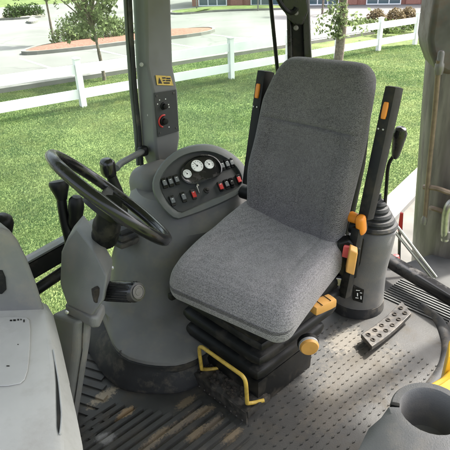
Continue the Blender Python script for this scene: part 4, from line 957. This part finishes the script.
for y0, y1 in ((187, 193), (208, 214)):
    pts_ = [by(417 if y0 < 200 else 424, y0, yb2-.17), by(430, y0+1.5, yb2-.235), by(444, y1, yb2-.27), by(462, y1+2, yb2-.27)]
    mk('pipe_clamp', tube(smoothpath(pts_, 4), .016, 8), BRASS, boom)
pb = smoothpath([by(438, 240, yb2-.27), by(438.5, 222, yb2-.28), by(441, 208, yb2-.3), by(448, 201, yb2-.3), by(470, 196, yb2-.28)], 6)
pp_ = mk('hydraulic_pipe', tube(pb, .024, 14), CHROME, boom)
mk('fitting', lathe([(.027, 0), (.03, .015), (.03, .05), (.024, .055)], by(438, 238, yb2-.27), ZV, 8), STEEL, pp_)
mk('pivot_cover', rbox((.7, .45, .3), .10, (8, 8, 6), c=by(446, 284, yb2-.3), rot=axes((.9, .43, 0), (-.43, .9, 0), (0, 0, 1))), mat('weathered_rubber', (.06, .06, .057), .8, noise=.25, nscale=9), boom)
g_ = []
for k in range(2):
    a = at_y(374-k*4, 196+k*5, 2.35); b_ = at_y(436-k*3, 277+k*2, 2.25)
    g_.append(tube([a, b_], .008, 8))
cb = mk('steel_cable', g_[0], CHROME); tag(cb, 'upper of two thin steel rods slanting past the gear lever to the rear sill', 'rod', 'steel rods behind the gear lever')
cb = mk('steel_cable', g_[1], CHROME); tag(cb, 'lower of two thin steel rods slanting past the gear lever to the rear sill', 'rod', 'steel rods behind the gear lever')
rm = thing('red_reflector', 'small red upright marker seen between the gear lever and the boom', 'reflector', tuple(at_y(400, 232, 2.9)))
mk('plate', prism([at_y(x, y, 2.9) for x, y in ((400, 213), (403, 214), (402, 232), (397.5, 231))], (.01, .02, 0)), RED, rm, bevel=.003)
mk('stem', tube([at_y(399.7, 230, 2.91), at_y(399, 262, 2.91)], .01, 8), STEELD, rm)
cp_ = thing('pink_cap', 'small faded pink cap just behind the black rear sill', 'cap', tuple(at_y(396, 258, 2.35)))
mk('cap', lathe([(.02, 0), (.022, .02), (.016, .04), (0, .044)], at_y(395.5, 260, 2.35)-ZV*.01, (0, 0, 1), 14), PINK, cp_)
mk('stem', tube([at_y(395.5, 262, 2.35)-ZV*.12, at_y(395.5, 260, 2.35)], .012, 8), BLACK, cp_)
# ------------------------------------------------------------------ light
sd_ = Vector((.85, .5, 0)).normalized(); EL = R(55)
ts = sd_*math.cos(EL)+ZV*math.sin(EL)
sun = bpy.data.lights.new('sun', 'SUN'); sun.energy = 2.5; sun.angle = R(3); sun.color = (1, .95, .87)
so = bpy.data.objects.new('sun', sun); C.objects.link(so); so.rotation_euler = ts.to_track_quat('Z', 'Y').to_euler()
w = bpy.data.worlds.new('World'); bpy.context.scene.world = w; w.use_nodes = True
nt = w.node_tree; sky = nt.nodes.new('ShaderNodeTexSky'); sky.sky_type = 'NISHITA'; sky.sun_disc = False
sky.sun_elevation = EL; sky.sun_rotation = math.atan2(sd_.x, sd_.y); sky.air_density = .8; sky.dust_density = 6.0; sky.ozone_density = 1.0
bg = nt.nodes['Background']; hs = nt.nodes.new('ShaderNodeHueSaturation'); hs.inputs['Saturation'].default_value = .45; nt.links.new(sky.outputs[0], hs.inputs['Color']); nt.links.new(hs.outputs[0], bg.inputs[0]); bg.inputs[1].default_value = .15
sc_ = bpy.context.scene
sc_.view_settings.view_transform = 'Standard'; sc_.view_settings.look = 'None'; sc_.view_settings.gamma = 1; sc_.view_settings.exposure = 2.2
try: sc_.view_settings.use_curve_mapping = False
except Exception: pass
sc_.render.engine = 'CYCLES'; sc_.cycles.max_bounces = 8; sc_.cycles.transparent_max_bounces = 12
sc_.render.resolution_x = sc_.render.resolution_y = 1024
